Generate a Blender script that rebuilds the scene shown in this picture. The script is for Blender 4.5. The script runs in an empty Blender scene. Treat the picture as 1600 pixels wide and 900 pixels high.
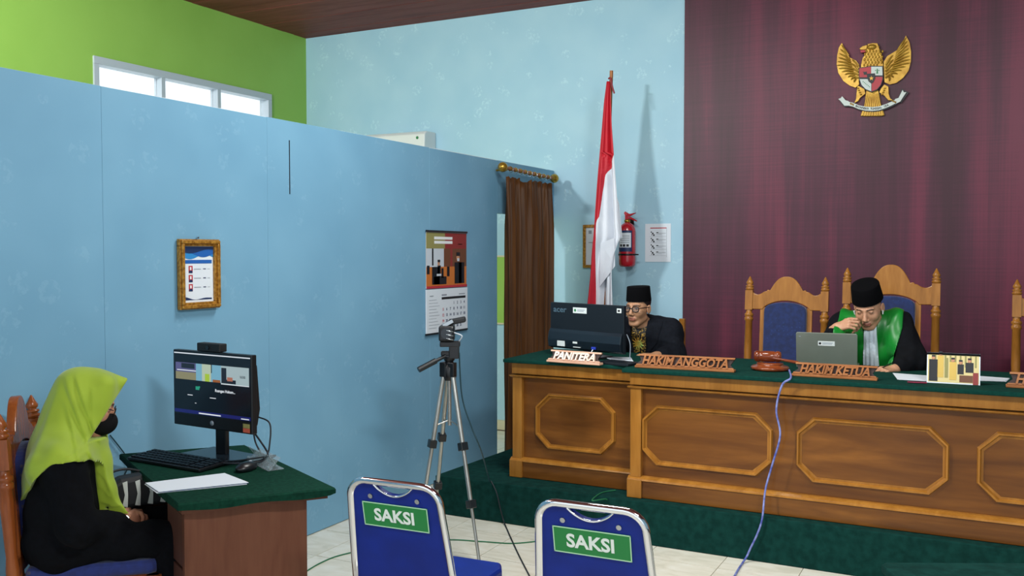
import bpy, bmesh, math, random
import numpy as np
from mathutils import Vector, Matrix, Euler
random.seed(4)
rng = np.random.default_rng(4)
PI = math.pi
SC = bpy.context.scene
COL = SC.collection

# ---------------------------------------------------------------- camera, world, lamps, exposure
FPX, CAMH, YAW, PIT = 1454.0, 1.65, math.radians(27.3), math.atan(55/1454.0)
cd = bpy.data.cameras.new('camera'); cam = bpy.data.objects.new('camera', cd); COL.objects.link(cam)
cd.sensor_width = 36; cd.lens = FPX/1600*36; cd.clip_start = .05
cam.location = (0, 0, CAMH); cam.rotation_euler = (PI/2-PIT, 0, YAW)
SC.camera = cam
w = bpy.data.worlds.new('world'); SC.world = w; w.use_nodes = True
bg = w.node_tree.nodes['Background']; bg.inputs[0].default_value = (.86, .94, 1, 1); bg.inputs[1].default_value = 1.6
def area(name, loc, target, size, sy, power, col=(1, 1, 1)):
    l = bpy.data.lights.new(name, 'AREA'); l.shape = 'RECTANGLE'; l.size = size; l.size_y = sy; l.energy = power; l.color = col
    o = bpy.data.objects.new(name, l); COL.objects.link(o); o.location = loc
    o.rotation_euler = (Vector(target)-Vector(loc)).to_track_quat('-Z', 'Y').to_euler(); return o
area('ceiling_lamp_left', (-4.5, .8, 3.72), (-2.0, 6.6, 1.8), .45, .12, 175, (.97, 1, .97))
area('ceiling_lamp_right', (1.2, 1.2, 3.72), (-1.9, 4.6, 1.0), 1.1, .25, 120, (.97, 1, .97))
area('dais_fill_light', (-1.7, 4.1, 3.8), (-1.7, 4.2, 0), 1.2, .3, 85, (.97, 1, .97))  # added fill light, evens out bench, back wall and floor by the dais
area('ceiling_lamp_side_room', (-5.2, 3.4, 3.8), (-5.0, 6.6, 1.0), 1.0, .25, 22, (1, 1, .95))
SC.view_settings.view_transform = 'Standard'; SC.view_settings.look = 'None'
SC.view_settings.gamma = 1; SC.view_settings.use_curve_mapping = False
SC.view_settings.exposure = 0.0

# ---------------------------------------------------------------- where a point seen in the photograph stands in the room
_fw = np.array([-math.sin(YAW)*math.cos(PIT), math.cos(YAW)*math.cos(PIT), -math.sin(PIT)])
_r = np.array([math.cos(YAW), math.sin(YAW), 0]); _u = np.cross(_r, _fw); _C = np.array([0, 0, CAMH])
def _ray(x, y): return _fw*FPX+_r*(x-800)+_u*(450-y)
def onZ(x, y, z=0.): d = _ray(x, y); return Vector(_C+d*(z-CAMH)/d[2])
def onX(x, y, v): d = _ray(x, y); return Vector(_C+d*v/d[0])
def onY(x, y, v): d = _ray(x, y); return Vector(_C+d*v/d[1])
def atD(x, y, dist): d = _ray(x, y); return Vector(_C+d*dist/FPX)

# ---------------------------------------------------------------- materials
def lin(h):
    h = h.lstrip('#'); c = [int(h[i:i+2], 16)/255 for i in (0, 2, 4)]
    return tuple(((x+.055)/1.055)**2.4 if x > .04045 else x/12.92 for x in c)+(1,)
class NT:
    def __init__(s, name):
        s.m = bpy.data.materials.new(name); s.m.use_nodes = True; s.t = s.m.node_tree
        s.b = s.t.nodes['Principled BSDF']
    def n(s, typ, **kw):
        nd = s.t.nodes.new(typ)
        for k, v in kw.items():
            if k.startswith('i_'):
                key = k[2:]; key = int(key) if key.isdigit() else key.replace('_', ' ')
                nd.inputs[key].default_value = v
            else: setattr(nd, k, v)
        return nd
    def l(s, a, b): s.t.links.new(a, b)
    def coords(s, scale=(1, 1, 1), rot=(0, 0, 0), kind='Object'):
        tc = s.n('ShaderNodeTexCoord'); mp = s.n('ShaderNodeMapping'); s.l(tc.outputs[kind], mp.inputs[0])
        mp.inputs['Scale'].default_value = scale; mp.inputs['Rotation'].default_value = rot; return mp.outputs[0]
    def ramp(s, fac, stops):
        r = s.n('ShaderNodeValToRGB'); s.l(fac, r.inputs[0]); e = r.color_ramp.elements
        while len(e) < len(stops): e.new(.5)
        for k, (p, c) in enumerate(stops): e[k].position = p; e[k].color = lin(c) if isinstance(c, str) else c
        return r.outputs[0]
    def bump(s, h, strength, dist=.01):
        b = s.n('ShaderNodeBump'); b.inputs['Strength'].default_value = strength; b.inputs['Distance'].default_value = dist
        s.l(h, b.inputs['Height']); s.l(b.outputs[0], s.b.inputs['Normal'])
def plain(name, col, rough=.5, metal=0., spec=.5, emit=None, es=1., sheen=0, coat=0):
    t = NT(name); b = t.b; b.inputs['Base Color'].default_value = lin(col); b.inputs['Roughness'].default_value = rough
    b.inputs['Metallic'].default_value = metal; b.inputs['Specular IOR Level'].default_value = spec
    if emit: b.inputs['Emission Color'].default_value = lin(emit); b.inputs['Emission Strength'].default_value = es
    if sheen: b.inputs['Sheen Weight'].default_value = sheen
    if coat: b.inputs['Coat Weight'].default_value = coat; b.inputs['Coat Roughness'].default_value = .15
    return t.m
def noisy(name, c1, c2, scale=8, rough=.6, stretch=(1, 1, 1), bump=.0, spec=.5, detail=4, lo=.35, hi=.65, metal=0, sheen=0, coat=0, kind='Object', bd=.01):
    t = NT(name); v = t.coords(stretch, kind=kind); n = t.n('ShaderNodeTexNoise', i_Scale=scale, i_Detail=detail); t.l(v, n.inputs[0])
    t.l(t.ramp(n.outputs[0], [(lo, c1), (hi, c2)]), t.b.inputs['Base Color'])
    t.b.inputs['Roughness'].default_value = rough; t.b.inputs['Specular IOR Level'].default_value = spec; t.b.inputs['Metallic'].default_value = metal
    if sheen: t.b.inputs['Sheen Weight'].default_value = sheen
    if coat: t.b.inputs['Coat Weight'].default_value = coat; t.b.inputs['Coat Roughness'].default_value = .12
    if bump: t.bump(n.outputs[0], bump, bd)
    return t.m
def wood(name, c1, c2, c3, axis='x', rough=.35, scale=1., coat=.3, kind='Object', fine=.25):
    t = NT(name); st = {'x': (1.1, 9, 9), 'y': (9, 1.1, 9), 'z': (9, 9, 1.1)}[axis]
    v = t.coords(tuple(q*scale for q in st), kind=kind)
    n = t.n('ShaderNodeTexNoise', i_Scale=1.0, i_Detail=5, i_Distortion=1.2); t.l(v, n.inputs[0])
    v2 = t.coords(tuple(q*scale*6 for q in st), kind=kind)
    n2 = t.n('ShaderNodeTexNoise', i_Scale=1.3, i_Detail=3); t.l(v2, n2.inputs[0])
    mx = t.n('ShaderNodeMix', i_0=fine); mx.data_type = 'FLOAT'; t.l(n.outputs[0], mx.inputs[2]); t.l(n2.outputs[0], mx.inputs[3])
    t.l(t.ramp(mx.outputs[0], [(.3, c1), (.5, c2), (.7, c3)]), t.b.inputs['Base Color'])
    t.b.inputs['Roughness'].default_value = rough
    t.b.inputs['Coat Weight'].default_value = coat*.5; t.b.inputs['Coat Roughness'].default_value = .2; t.b.inputs['Specular IOR Level'].default_value = .2
    t.bump(mx.outputs[0], .08, .003)
    return t.m
def wallpaper(name, base, light, dark, blot=1.0, rough=.55):
    t = NT(name); v = t.coords()
    big = t.n('ShaderNodeTexNoise', i_Scale=2.6, i_Detail=2); t.l(v, big.inputs[0])
    vo = t.n('ShaderNodeTexVoronoi', i_Scale=5.5); t.l(v, vo.inputs[0])
    fi = t.n('ShaderNodeTexNoise', i_Scale=38, i_Detail=3); t.l(v, fi.inputs[0])
    m1 = t.n('ShaderNodeMath', operation='LESS_THAN', i_1=.30); t.l(vo.outputs[0], m1.inputs[0])
    m2 = t.n('ShaderNodeMapRange', i_1=.5, i_2=.62); t.l(fi.outputs[0], m2.inputs[0])
    m3 = t.n('ShaderNodeMath', operation='MULTIPLY'); t.l(m1.outputs[0], m3.inputs[0]); t.l(m2.outputs[0], m3.inputs[1])
    m4 = t.n('ShaderNodeMath', operation='MULTIPLY', i_1=blot*.8); t.l(m3.outputs[0], m4.inputs[0])
    base_r = t.ramp(big.outputs[0], [(.3, dark), (.7, base)])
    mx = t.n('ShaderNodeMix'); mx.data_type = 'RGBA'; t.l(m4.outputs[0], mx.inputs[0]); t.l(base_r, mx.inputs[6]); mx.inputs[7].default_value = lin(light)
    t.l(mx.outputs[2], t.b.inputs['Base Color']); t.b.inputs['Roughness'].default_value = rough; t.b.inputs['Specular IOR Level'].default_value = .35
    t.bump(m4.outputs[0], .35, .004)
    return t.m

M = {}
M['wall_blue'] = wallpaper('blue_wallpaper', '#a9cfe0', '#c4e6f0', '#9fc8dc', .55)
M['wall_part'] = wallpaper('partition_wallpaper', '#77a7c3', '#87b3cc', '#6f9fbc', .4)
M['green'] = noisy('lime_paint', '#8fbd50', '#96c457', 1.5, .6)
M['ceil'] = wood('dark_ceiling_wood', '#6b2f2b', '#814038', '#8f4c46', 'x', .6, 1.0, 0)
M['burg'] = None
def burgundy():
    t = NT('burgundy_laminate')
    v = t.coords((2.0, 1, .16)); n = t.n('ShaderNodeTexNoise', i_Scale=2.2, i_Detail=4, i_Distortion=.3); t.l(v, n.inputs[0])
    v2 = t.coords((60, 1, .8)); n2 = t.n('ShaderNodeTexNoise', i_Scale=1.5, i_Detail=2); t.l(v2, n2.inputs[0])
    v3 = t.coords((1, 1, 60)); n3 = t.n('ShaderNodeTexNoise', i_Scale=1.2, i_Detail=1); t.l(v3, n3.inputs[0])
    a = t.n('ShaderNodeMix', i_0=.16); a.data_type = 'FLOAT'; t.l(n.outputs[0], a.inputs[2]); t.l(n2.outputs[0], a.inputs[3])
    b = t.n('ShaderNodeMix', i_0=.12); b.data_type = 'FLOAT'; t.l(a.outputs[0], b.inputs[2]); t.l(n3.outputs[0], b.inputs[3])
    t.l(t.ramp(b.outputs[0], [(.36, '#43222e'), (.5, '#532638'), (.64, '#6d2c41')]), t.b.inputs['Base Color'])
    t.b.inputs['Roughness'].default_value = .42; t.b.inputs['Specular IOR Level'].default_value = .28
    return t.m
M['burg'] = burgundy()
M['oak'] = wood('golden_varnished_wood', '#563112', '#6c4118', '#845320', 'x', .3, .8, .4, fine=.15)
M['oak_v'] = wood('golden_wood_upright_highlit', '#82531a', '#996526', '#ac7632', 'z', .3, 1.0, .4)  # paler than the panel wood: moulding highlights put into the colour
M['chairwood'] = wood('honey_chair_wood', '#7d4f1c', '#966226', '#a87234', 'z', .3, 1.4, .4)
M['redwood'] = wood('red_brown_chair_wood', '#6e3517', '#8d4a20', '#9c5a2c', 'z', .25, 1.4, .6)
M['deskwood'] = wood('brown_laminate', '#4c2a1c', '#613a29', '#6c4431', 'z', .5, .8, .05)
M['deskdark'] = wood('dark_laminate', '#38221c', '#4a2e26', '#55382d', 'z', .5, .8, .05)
M['gavel'] = wood('polished_gavel_wood', '#5b2412', '#7c3a1c', '#8f4a26', 'x', .15, 2, .9)
M['plate'] = wood('carved_plate_wood', '#83502d', '#a0663c', '#b57d52', 'x', .4, 3, .2)
M['plate_dark'] = plain('carved_plate_recess', '#2e1712', .6)
M['plate_pale'] = wood('pale_plate_wood', '#b98a70', '#d0a48a', '#dfbba6', 'x', .35, 3, .3)
M['platew'] = noisy('worn_pale_lettering', '#e7d9cf', '#d9b8a0', 9, .4)
M['felt'] = noisy('green_felt', '#08302a', '#0d3a32', 60, .9, spec=.08, bump=.2, bd=.002)
M['felt2'] = noisy('green_felt_desk', '#082b20', '#0e382a', 60, .85, spec=.08, bump=.2, bd=.002)
M['carpet'] = noisy('dark_green_carpet', '#0a2c28', '#103833', 26, .95, spec=.08, bump=.35, bd=.004)
M['tile'] = None
def tilemat():
    t = NT('cream_floor_tile')
    oi = t.n('ShaderNodeObjectInfo'); tc = t.n('ShaderNodeTexCoord')
    ad = t.n('ShaderNodeVectorMath', operation='ADD'); sc = t.n('ShaderNodeVectorMath', operation='SCALE'); sc.inputs[3].default_value = 9
    cb = t.n('ShaderNodeCombineXYZ'); t.l(oi.outputs['Random'], cb.inputs[0]); t.l(oi.outputs['Random'], cb.inputs[1]); t.l(cb.outputs[0], sc.inputs[0])
    t.l(tc.outputs['Object'], ad.inputs[0]); t.l(sc.outputs[0], ad.inputs[1])
    mp = t.n('ShaderNodeMapping'); mp.inputs['Scale'].default_value = (3, 8, 1); mp.inputs['Rotation'].default_value = (0, 0, .5); t.l(ad.outputs[0], mp.inputs[0])
    n = t.n('ShaderNodeTexNoise', i_Scale=1.4, i_Detail=6, i_Distortion=1.5); t.l(mp.outputs[0], n.inputs[0])
    t.l(t.ramp(n.outputs[0], [(.3, '#d6d2c0'), (.5, '#e3dfcf'), (.7, '#eae8dc')]), t.b.inputs['Base Color'])
    t.b.inputs['Roughness'].default_value = .22
    return t.m
M['tile'] = tilemat()
M['grout'] = plain('grout', '#8d897a', .9)
M['white'] = plain('white_paint', '#dfe3e2', .4)
M['frame_white'] = plain('window_white', '#b9c4cc', .4)
M['cream'] = plain('cream_skirting', '#cfc9ab', .5)
M['curtain'] = noisy('brown_satin', '#492b13', '#613c1b', 5, .5, (1, 6, .3), spec=.25)
M['brass'] = noisy('brass', '#c9a648', '#a07c2c', 12, .25, metal=.7)
M['silver'] = plain('silver_ring', '#c8d0d4', .2, 1)
M['red'] = noisy('flag_red', '#c8172c', '#b81226', 4, .6)
M['flagwhite'] = noisy('flag_white', '#dfe3ea', '#cfd5de', 4, .6)
M['bamboo'] = noisy('bamboo', '#a8682f', '#8b4f22', 10, .45)
M['redribbon'] = plain('dark_red_ribbon', '#8b2430', .6)
M['extred'] = plain('extinguisher_red', '#b81f2c', .25, coat=.6)
M['black'] = plain('black_plastic', '#0e1014', .35)
M['blackm'] = plain('matt_black', '#0c0e12', .6)
M['dgrey'] = plain('charcoal_plastic', '#0f161d', .45, spec=.3)
M['dgrey2'] = plain('charcoal_gloss', '#141c24', .22)
M['chrome'] = plain('chrome', '#d9dde2', .08, 1)
M['alu'] = noisy('brushed_aluminium', '#a9a8a2', '#bfbeb8', 30, .32, (1, 1, .1), metal=.85)
M['steel'] = plain('steel', '#aab0b4', .3, 1)
M['gold'] = noisy('gold_paint', '#a67a22', '#c49a3a', 20, .33, metal=.4)
M['goldframe'] = noisy('carved_gilt_wood', '#8a5a18', '#c4913c', 70, .35, bump=.8, metal=.35, bd=.003)
M['paper'] = plain('paper', '#dce4ec', .6)
M['paper2'] = plain('paper_grey', '#c3ccd6', .6)  # greyer tone than the plain paper
M['blueprint'] = plain('print_blue', '#1f5fae', .5); M['navyprint'] = plain('print_navy', '#17305c', .5); M['skyprint'] = plain('print_sky', '#2d86c8', .5)
M['redprint'] = plain('print_red', '#b5303a', .5); M['greyprint'] = plain('print_grey', '#8b95a0', .5); M['blackprint'] = plain('print_black', '#14161c', .5)
M['orangeprint'] = plain('print_orange', '#c4702c', .5); M['oliveprint'] = plain('print_olive', '#8f8a52', .5); M['brownprint'] = plain('print_brown', '#6b4026', .5)
M['whiteprint'] = plain('print_white', '#e6e9ea', .5); M['skinprint'] = plain('print_skin', '#c08a68', .5); M['yellowprint'] = plain('print_yellow', '#d2b054', .5)
M['creamprint'] = plain('print_cream', '#d8c68a', .5); M['greenprint'] = plain('print_green', '#1f7a44', .5); M['darkred'] = plain('print_dark_red', '#8a2b28', .5)
M['bluepad'] = None
def padmat(name, a, b, dots, ds):
    t = NT(name); v = t.coords(); n = t.n('ShaderNodeTexNoise', i_Scale=40, i_Detail=2); t.l(v, n.inputs[0])
    base = t.ramp(n.outputs[0], [(.35, a), (.65, b)])
    vo = t.n('ShaderNodeTexVoronoi', i_Scale=ds, i_Randomness=.35); t.l(v, vo.inputs[0])
    m = t.n('ShaderNodeMath', operation='LESS_THAN', i_1=.17); t.l(vo.outputs[0], m.inputs[0])
    mx = t.n('ShaderNodeMix'); mx.data_type = 'RGBA'; t.l(m.outputs[0], mx.inputs[0]); t.l(base, mx.inputs[6]); mx.inputs[7].default_value = lin(dots)
    t.l(mx.outputs[2], t.b.inputs['Base Color']); t.b.inputs['Roughness'].default_value = .85; t.b.inputs['Sheen Weight'].default_value = .3
    t.bump(n.outputs[0], .2, .002); return t.m
M['bluepad'] = padmat('blue_chair_fabric', '#0c1d48', '#10265a', '#173064', 38)
M['bluedot'] = padmat('blue_dotted_fabric', '#0f1f5a', '#14276a', '#3c3c52', 26)
M['saksiblue'] = noisy('blue_vinyl', '#08206e', '#0a257c', 8, .42, spec=.2)
M['signgreen'] = plain('sign_green', '#1d7339', .45, spec=.3); M['signwhite'] = plain('sign_white', '#cdd6d0', .5); M['signborder'] = plain('sign_border', '#9fc9a4', .4)
M['suit'] = noisy('dark_navy_suiting', '#0c0f16', '#11151d', 60, .9, bump=.15, bd=.002, spec=.15)
M['blackcloth'] = noisy('black_cloth', '#06070a', '#090b10', 50, .95, bump=.15, bd=.002, spec=.12)
M['robe'] = noisy('black_robe', '#07080c', '#0b0d12', 40, .9, spec=.15)
M['peci'] = plain('black_velvet', '#050507', .95, spec=.1)
M['satin'] = noisy('green_satin', '#0a681f', '#107c29', 4, .38, (1, 1, 1))
M['satin_dark'] = noisy('dark_green_satin', '#0b6b2c', '#0f7a33', 4, .35)
M['cuff'] = plain('teal_cuff', '#0f4a4c', .6)
M['jabot'] = noisy('white_pleated_cloth', '#c9d6e2', '#dde7ef', 14, .6)
M['hijab'] = noisy('lime_hijab_cloth', '#8aa21e', '#95ad25', 5, .75, sheen=.25)
M['mask'] = plain('black_mask_cloth', '#08080b', .9, spec=.2)
def batik():
    t = NT('batik_cloth'); v = t.coords()
    vo = t.n('ShaderNodeTexVoronoi', i_Scale=34, feature='DISTANCE_TO_EDGE'); t.l(v, vo.inputs[0])
    w1 = t.n('ShaderNodeTexWave', i_Scale=10, i_Distortion=14, i_Detail=2); w1.inputs['Detail Scale'].default_value = 2.2; t.l(v, w1.inputs[0])
    mu = t.n('ShaderNodeMath', operation='MULTIPLY'); t.l(vo.outputs[0], mu.inputs[0]); t.l(w1.outputs[0], mu.inputs[1])
    t.l(t.ramp(mu.outputs[0], [(.03, '#15120f'), (.06, '#8a6a24'), (.12, '#d0a84a'), (.16, '#15120f')]), t.b.inputs['Base Color'])
    t.b.inputs['Roughness'].default_value = .6; return t.m
M['batik'] = batik()
M['batik_flower'] = noisy('batik_flower', '#c08a2a', '#8fae5a', 22, .6)
def vcol(name, rough=.5, sss=0):
    t = NT(name); a = t.n('ShaderNodeVertexColor'); a.layer_name = 'Col'; t.l(a.outputs[0], t.b.inputs['Base Color']); t.b.inputs['Roughness'].default_value = rough
    if sss: t.b.inputs['Subsurface Weight'].default_value = sss; t.b.inputs['Subsurface Radius'].default_value = (.02, .008, .004)
    return t.m
M['skin'] = vcol('skin', .5)
def glass(name, col='#ffffff', rough=.03, alpha=.25):
    t = NT(name); t.b.inputs['Base Color'].default_value = lin(col); t.b.inputs['Roughness'].default_value = rough
    t.b.inputs['Alpha'].default_value = alpha; return t.m
M['glass'] = glass('window_glass', '#eef4f6', .05, .1)
M['acrylic'] = glass('acrylic', '#b4c4c8', .12, .3)
M['lens'] = glass('spectacle_lens', '#8899a2', .05, .06)
M['cable'] = plain('black_cable', '#101820', .5); M['cable_blue'] = noisy('blue_white_cable', '#4450a0', '#8d97d0', 30, .4); M['cable_green'] = plain('green_cable', '#1e6b45', .5)
M['cable_teal'] = plain('dark_teal_cable', '#153a44', .5)
M['laptop'] = noisy('laptop_silver', '#8d9488', '#9aa196', 3, .35, metal=.6)
M['screen'] = plain('screen_black', '#0b1018', .15, emit='#0c141c', es=.6)
for k, c in dict(s_white='#dfe6ee', s_purple='#5a5a88', s_blue='#79b0c8', s_tan='#8c8868', s_cream='#b8c8b0', s_lime='#a8c83a', s_orange='#9a5a2c', s_wall='#a8bcc0', s_dark='#1c2430', s_teal='#2a9a7c', s_navy='#1a2066', s_skin='#b0705c').items():
    M[k] = plain('lit_'+k[2:], '#101010', .2, emit=c, es=.85)
M['sticker_red'] = plain('sticker_red', '#c05a44', .5)
M['stick_white'] = plain('sticker_white', '#d6dcda', .5)
M['zebrab'] = plain('bag_black', '#14161a', .6); M['zebraw'] = plain('bag_white', '#cdd3ce', .6)
M['usbblue'] = plain('blue_plastic', '#2438a8', .4)
M['purple_red'] = plain('maroon_pen', '#7c1f3c', .4)
M['wooden_chair_dark'] = M['oak_v']

# ---------------------------------------------------------------- mesh builder
class MB:
    def __init__(s): s.v = []; s.f = []; s.mi = []; s.sm = []
    def add(s, vs, fs, mi=0, smooth=False, X=None):
        b = len(s.v)
        for p in vs: s.v.append(tuple(X @ Vector(p)) if X is not None else tuple(p))
        for f in fs: s.f.append([b+i for i in f]); s.mi.append(mi); s.sm.append(smooth)
        return s
    def box(s, a, b, mi=0, X=None):
        (x0, y0, z0), (x1, y1, z1) = a, b
        if x0 > x1: x0, x1 = x1, x0
        if y0 > y1: y0, y1 = y1, y0
        if z0 > z1: z0, z1 = z1, z0
        return s.add([(x0, y0, z0), (x1, y0, z0), (x1, y1, z0), (x0, y1, z0), (x0, y0, z1), (x1, y0, z1), (x1, y1, z1), (x0, y1, z1)],
                     [(3, 2, 1, 0), (4, 5, 6, 7), (0, 1, 5, 4), (1, 2, 6, 5), (2, 3, 7, 6), (3, 0, 4, 7)], mi, False, X)
    def prism(s, poly, lo, hi, axis='y', mi=0, X=None, smooth=False):
        # poly in the plane across axis: y -> (x,z), z -> (x,y), x -> (y,z)
        def P(a, b, t): return {'y': (a, t, b), 'z': (a, b, t), 'x': (t, a, b)}[axis]
        n = len(poly); A = sum(poly[i][0]*poly[(i+1) % n][1]-poly[(i+1) % n][0]*poly[i][1] for i in range(n))
        if A < 0: poly = poly[::-1]
        vs = [P(a, b, lo) for a, b in poly]+[P(a, b, hi) for a, b in poly]
        flip = axis == 'y'
        low = list(range(n)); up = [n+i for i in range(n)]
        fs = []
        fs.append(low if flip else low[::-1]); fs.append(up[::-1] if flip else up)
        for i in range(n):
            j = (i+1) % n; q = [i, j, n+j, n+i]; fs.append(q[::-1] if flip else q)
        return s.add(vs, fs, mi, smooth, X)
    def cyl(s, p0, p1, r0, r1=None, seg=16, mi=0, X=None, caps=True, smooth=True):
        r1 = r0 if r1 is None else r1
        p0 = Vector(p0); p1 = Vector(p1); d = (p1-p0).normalized(); a = d.orthogonal().normalized(); b = d.cross(a)
        vs = []
        for p, r in ((p0, r0), (p1, r1)):
            for k in range(seg):
                t = 2*PI*k/seg; vs.append(p+(a*math.cos(t)+b*math.sin(t))*r)
        s.add(vs, [(k, (k+1) % seg, seg+(k+1) % seg, seg+k) for k in range(seg)], mi, smooth, X)
        if caps: s.add(vs, [tuple(range(seg))[::-1], tuple(range(seg, 2*seg))], mi, False, X)
        return s
    def tube(s, pts, r, seg=8, mi=0, X=None, closed=False, rad=None, sx=1.):
        pts = [Vector(p) for p in pts]; n = len(pts); vs = []; a = None
        for i, p in enumerate(pts):
            if closed: d = pts[(i+1) % n]-pts[i-1]
            else: d = pts[min(i+1, n-1)]-pts[max(i-1, 0)]
            d.normalize()
            if a is None: a = d.orthogonal().normalized()
            a = (a-d*a.dot(d)).normalized(); b = d.cross(a); rr = rad[i] if rad else r
            for k in range(seg):
                t = 2*PI*k/seg; vs.append(p+(a*math.cos(t)*sx+b*math.sin(t))*rr)
        fs = []
        for i in range(n if closed else n-1):
            j = (i+1) % n
            for k in range(seg):
                k2 = (k+1) % seg; fs.append((i*seg+k, i*seg+k2, j*seg+k2, j*seg+k))
        s.add(vs, fs, mi, True, X)
        if not closed: s.add(vs, [tuple(range(seg))[::-1], tuple(range((n-1)*seg, n*seg))], mi, False, X)
        return s
    def lathe(s, prof, c=(0, 0, 0), seg=20, mi=0, X=None, axis='z', smooth=True):
        vs = []; c = Vector(c)
        for (r, h) in prof:
            for k in range(seg):
                t = 2*PI*k/seg; x, y = r*math.cos(t), r*math.sin(t)
                q = {'z': (x, y, h), 'x': (h, x, y), 'y': (y, h, x)}[axis]
                vs.append(c+Vector(q))
        n = len(prof); fs = []
        for i in range(n-1):
            for k in range(seg): k2 = (k+1) % seg; fs.append((i*seg+k, i*seg+k2, (i+1)*seg+k2, (i+1)*seg+k))
        s.add(vs, fs, mi, smooth, X)
        s.add(vs, [tuple(range(seg))[::-1], tuple(range((n-1)*seg, n*seg))], mi, False, X)
        return s
    def ball(s, c, r, seg=16, rings=10, mi=0, X=None):
        if not hasattr(r, '__len__'): r = (r, r, r)
        vs = []; fs = []
        for i in range(1, rings):
            ph = PI*i/rings
            for k in range(seg):
                t = 2*PI*k/seg; vs.append((c[0]+r[0]*math.sin(ph)*math.cos(t), c[1]+r[1]*math.sin(ph)*math.sin(t), c[2]+r[2]*math.cos(ph)))
        top = len(vs); vs.append((c[0], c[1], c[2]+r[2])); bot = len(vs); vs.append((c[0], c[1], c[2]-r[2]))
        for i in range(rings-2):
            for k in range(seg): k2 = (k+1) % seg; fs.append((i*seg+k, (i+1)*seg+k, (i+1)*seg+k2, i*seg+k2))
        for k in range(seg):
            k2 = (k+1) % seg; fs.append((top, k, k2)); fs.append((bot, (rings-2)*seg+k2, (rings-2)*seg+k))
        return s.add(vs, fs, mi, True, X)
    def build(s, name, mats, parent=None, bevel=0, seg=2, loc=None, auto=False, solid=0):
        me = bpy.data.meshes.new(name); me.from_pydata(s.v, [], s.f)
        if not isinstance(mats, (list, tuple)): mats = [mats]
        for m in mats: me.materials.append(M[m] if isinstance(m, str) else m)
        me.polygons.foreach_set('material_index', s.mi); me.polygons.foreach_set('use_smooth', s.sm); me.update()
        o = bpy.data.objects.new(name, me); COL.objects.link(o)
        if parent is not None: o.parent = parent
        if loc is not None: o.location = loc
        if bevel:
            b = o.modifiers.new('bevel', 'BEVEL'); b.width = bevel; b.segments = seg; b.limit_method = 'ANGLE'; b.angle_limit = .6
        if solid:
            b = o.modifiers.new('solid', 'SOLIDIFY'); b.thickness = solid; b.offset = 0
        return o
def tag(o, label=None, cat=None, group=None, kind=None):
    if label: o['label'] = label
    if cat: o['category'] = cat
    if group: o['group'] = group
    if kind: o['kind'] = kind
    return o
def thing(name, loc, label, cat, rz=0, group=None):
    o = bpy.data.objects.new(name, None); COL.objects.link(o); o.location = loc; o.rotation_euler = (0, 0, rz); o.empty_display_size = .1
    return tag(o, label, cat, group)
def copy_tree(o, parent=None):
    c = o.copy(); COL.objects.link(c)
    if parent is not None: c.parent = parent
    for ch in list(o.children): copy_tree(ch, c)
    return c
def cr(pts, n=8):
    pts = [Vector(p) for p in pts]; out = []
    for i in range(len(pts)-1):
        p0 = pts[max(i-1, 0)]; p1 = pts[i]; p2 = pts[i+1]; p3 = pts[min(i+2, len(pts)-1)]
        for k in range(n):
            t = k/n; out.append(.5*((2*p1)+(p2-p0)*t+(2*p0-5*p1+4*p2-p3)*t*t+(3*p1-p0-3*p2+p3)*t**3))
    out.append(pts[-1]); return out
def text(name, s, size, mat, parent, Xf, ext=.002, bold=0., shear=0., align='CENTER', bevel=0, sx=1.):
    c = bpy.data.curves.new(name, 'FONT'); c.body = s; c.size = size; c.extrude = ext; c.offset = bold; c.shear = shear
    c.align_x = align; c.align_y = 'CENTER'; c.resolution_u = 3; c.bevel_depth = bevel
    o = bpy.data.objects.new(name, c); COL.objects.link(o)
    me = bpy.data.meshes.new_from_object(o.evaluated_get(bpy.context.evaluated_depsgraph_get())); bpy.data.objects.remove(o)
    me.transform(Matrix.Diagonal((sx, 1, 1, 1))); me.transform(Xf); me.materials.clear(); me.materials.append(M[mat])
    o = bpy.data.objects.new(name, me); COL.objects.link(o); o.parent = parent; return o
def basis(x, y, z, t=(0, 0, 0)):
    m = Matrix((x, y, z)).transposed().to_4x4(); m.translation = Vector(t); return m
FRONT = basis((1, 0, 0), (0, 0, 1), (0, -1, 0))       # text plane facing -Y
SIDE = basis((0, 1, 0), (0, 0, 1), (1, 0, 0))         # text plane facing +X

# ---------------------------------------------------------------- room
XP, YB, ZC, XL, XR, YF = -3.517, 7.635, 3.86, -6.333, 3.6, -2.6
PZ = .243
def struct(o): o['kind'] = 'structure'; return o
fl = struct(MB().box((XL-.1, YF, -.12), (XR, YB+.1, -.006)).build('floor', 'grout'))
tm = None
T = .40
for ix in range(-9, 8):
    for iy in range(2, 14):
        if ix*T > 2.4 and iy*T > 5: continue
        if tm is None:
            o = MB().box((0, 0, -.012), (T-.004, T-.004, 0)).build('tile', 'tile', fl, bevel=.0015, seg=1); tm = o.data
        else:
            o = bpy.data.objects.new('tile', tm); COL.objects.link(o); o.parent = fl
        o.location = (ix*T-.05, iy*T-.03, 0)
rest = MB()
for ix in range(-16, 9):
    for iy in range(-6, 19):
        if -9 <= ix < 8 and 2 <= iy < 14 and not (ix*T > 2.4 and iy*T > 5): continue
        x, y = ix*T-.05, iy*T-.03
        if x+T > XR or y+T > YB+.1 or x < XL-.1 or y < YF: continue
        rest.box((x, y, -.012), (x+T-.004, y+T-.004, 0))
tag(rest.build('distant_tiles', 'tile', fl), kind='stuff')
ce = struct(MB().box((XL-.1, YF, ZC+.02), (XR+.1, YB+.1, ZC+.1)).build('ceiling', 'ceil'))
mb = MB(); y = YF
while y < YB:
    mb.box((XL, y+.0015, ZC-(.002 if int(y*9.1) % 2 else 0)), (XR, min(y+.1485, YB), ZC+.03)); y += .15
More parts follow.
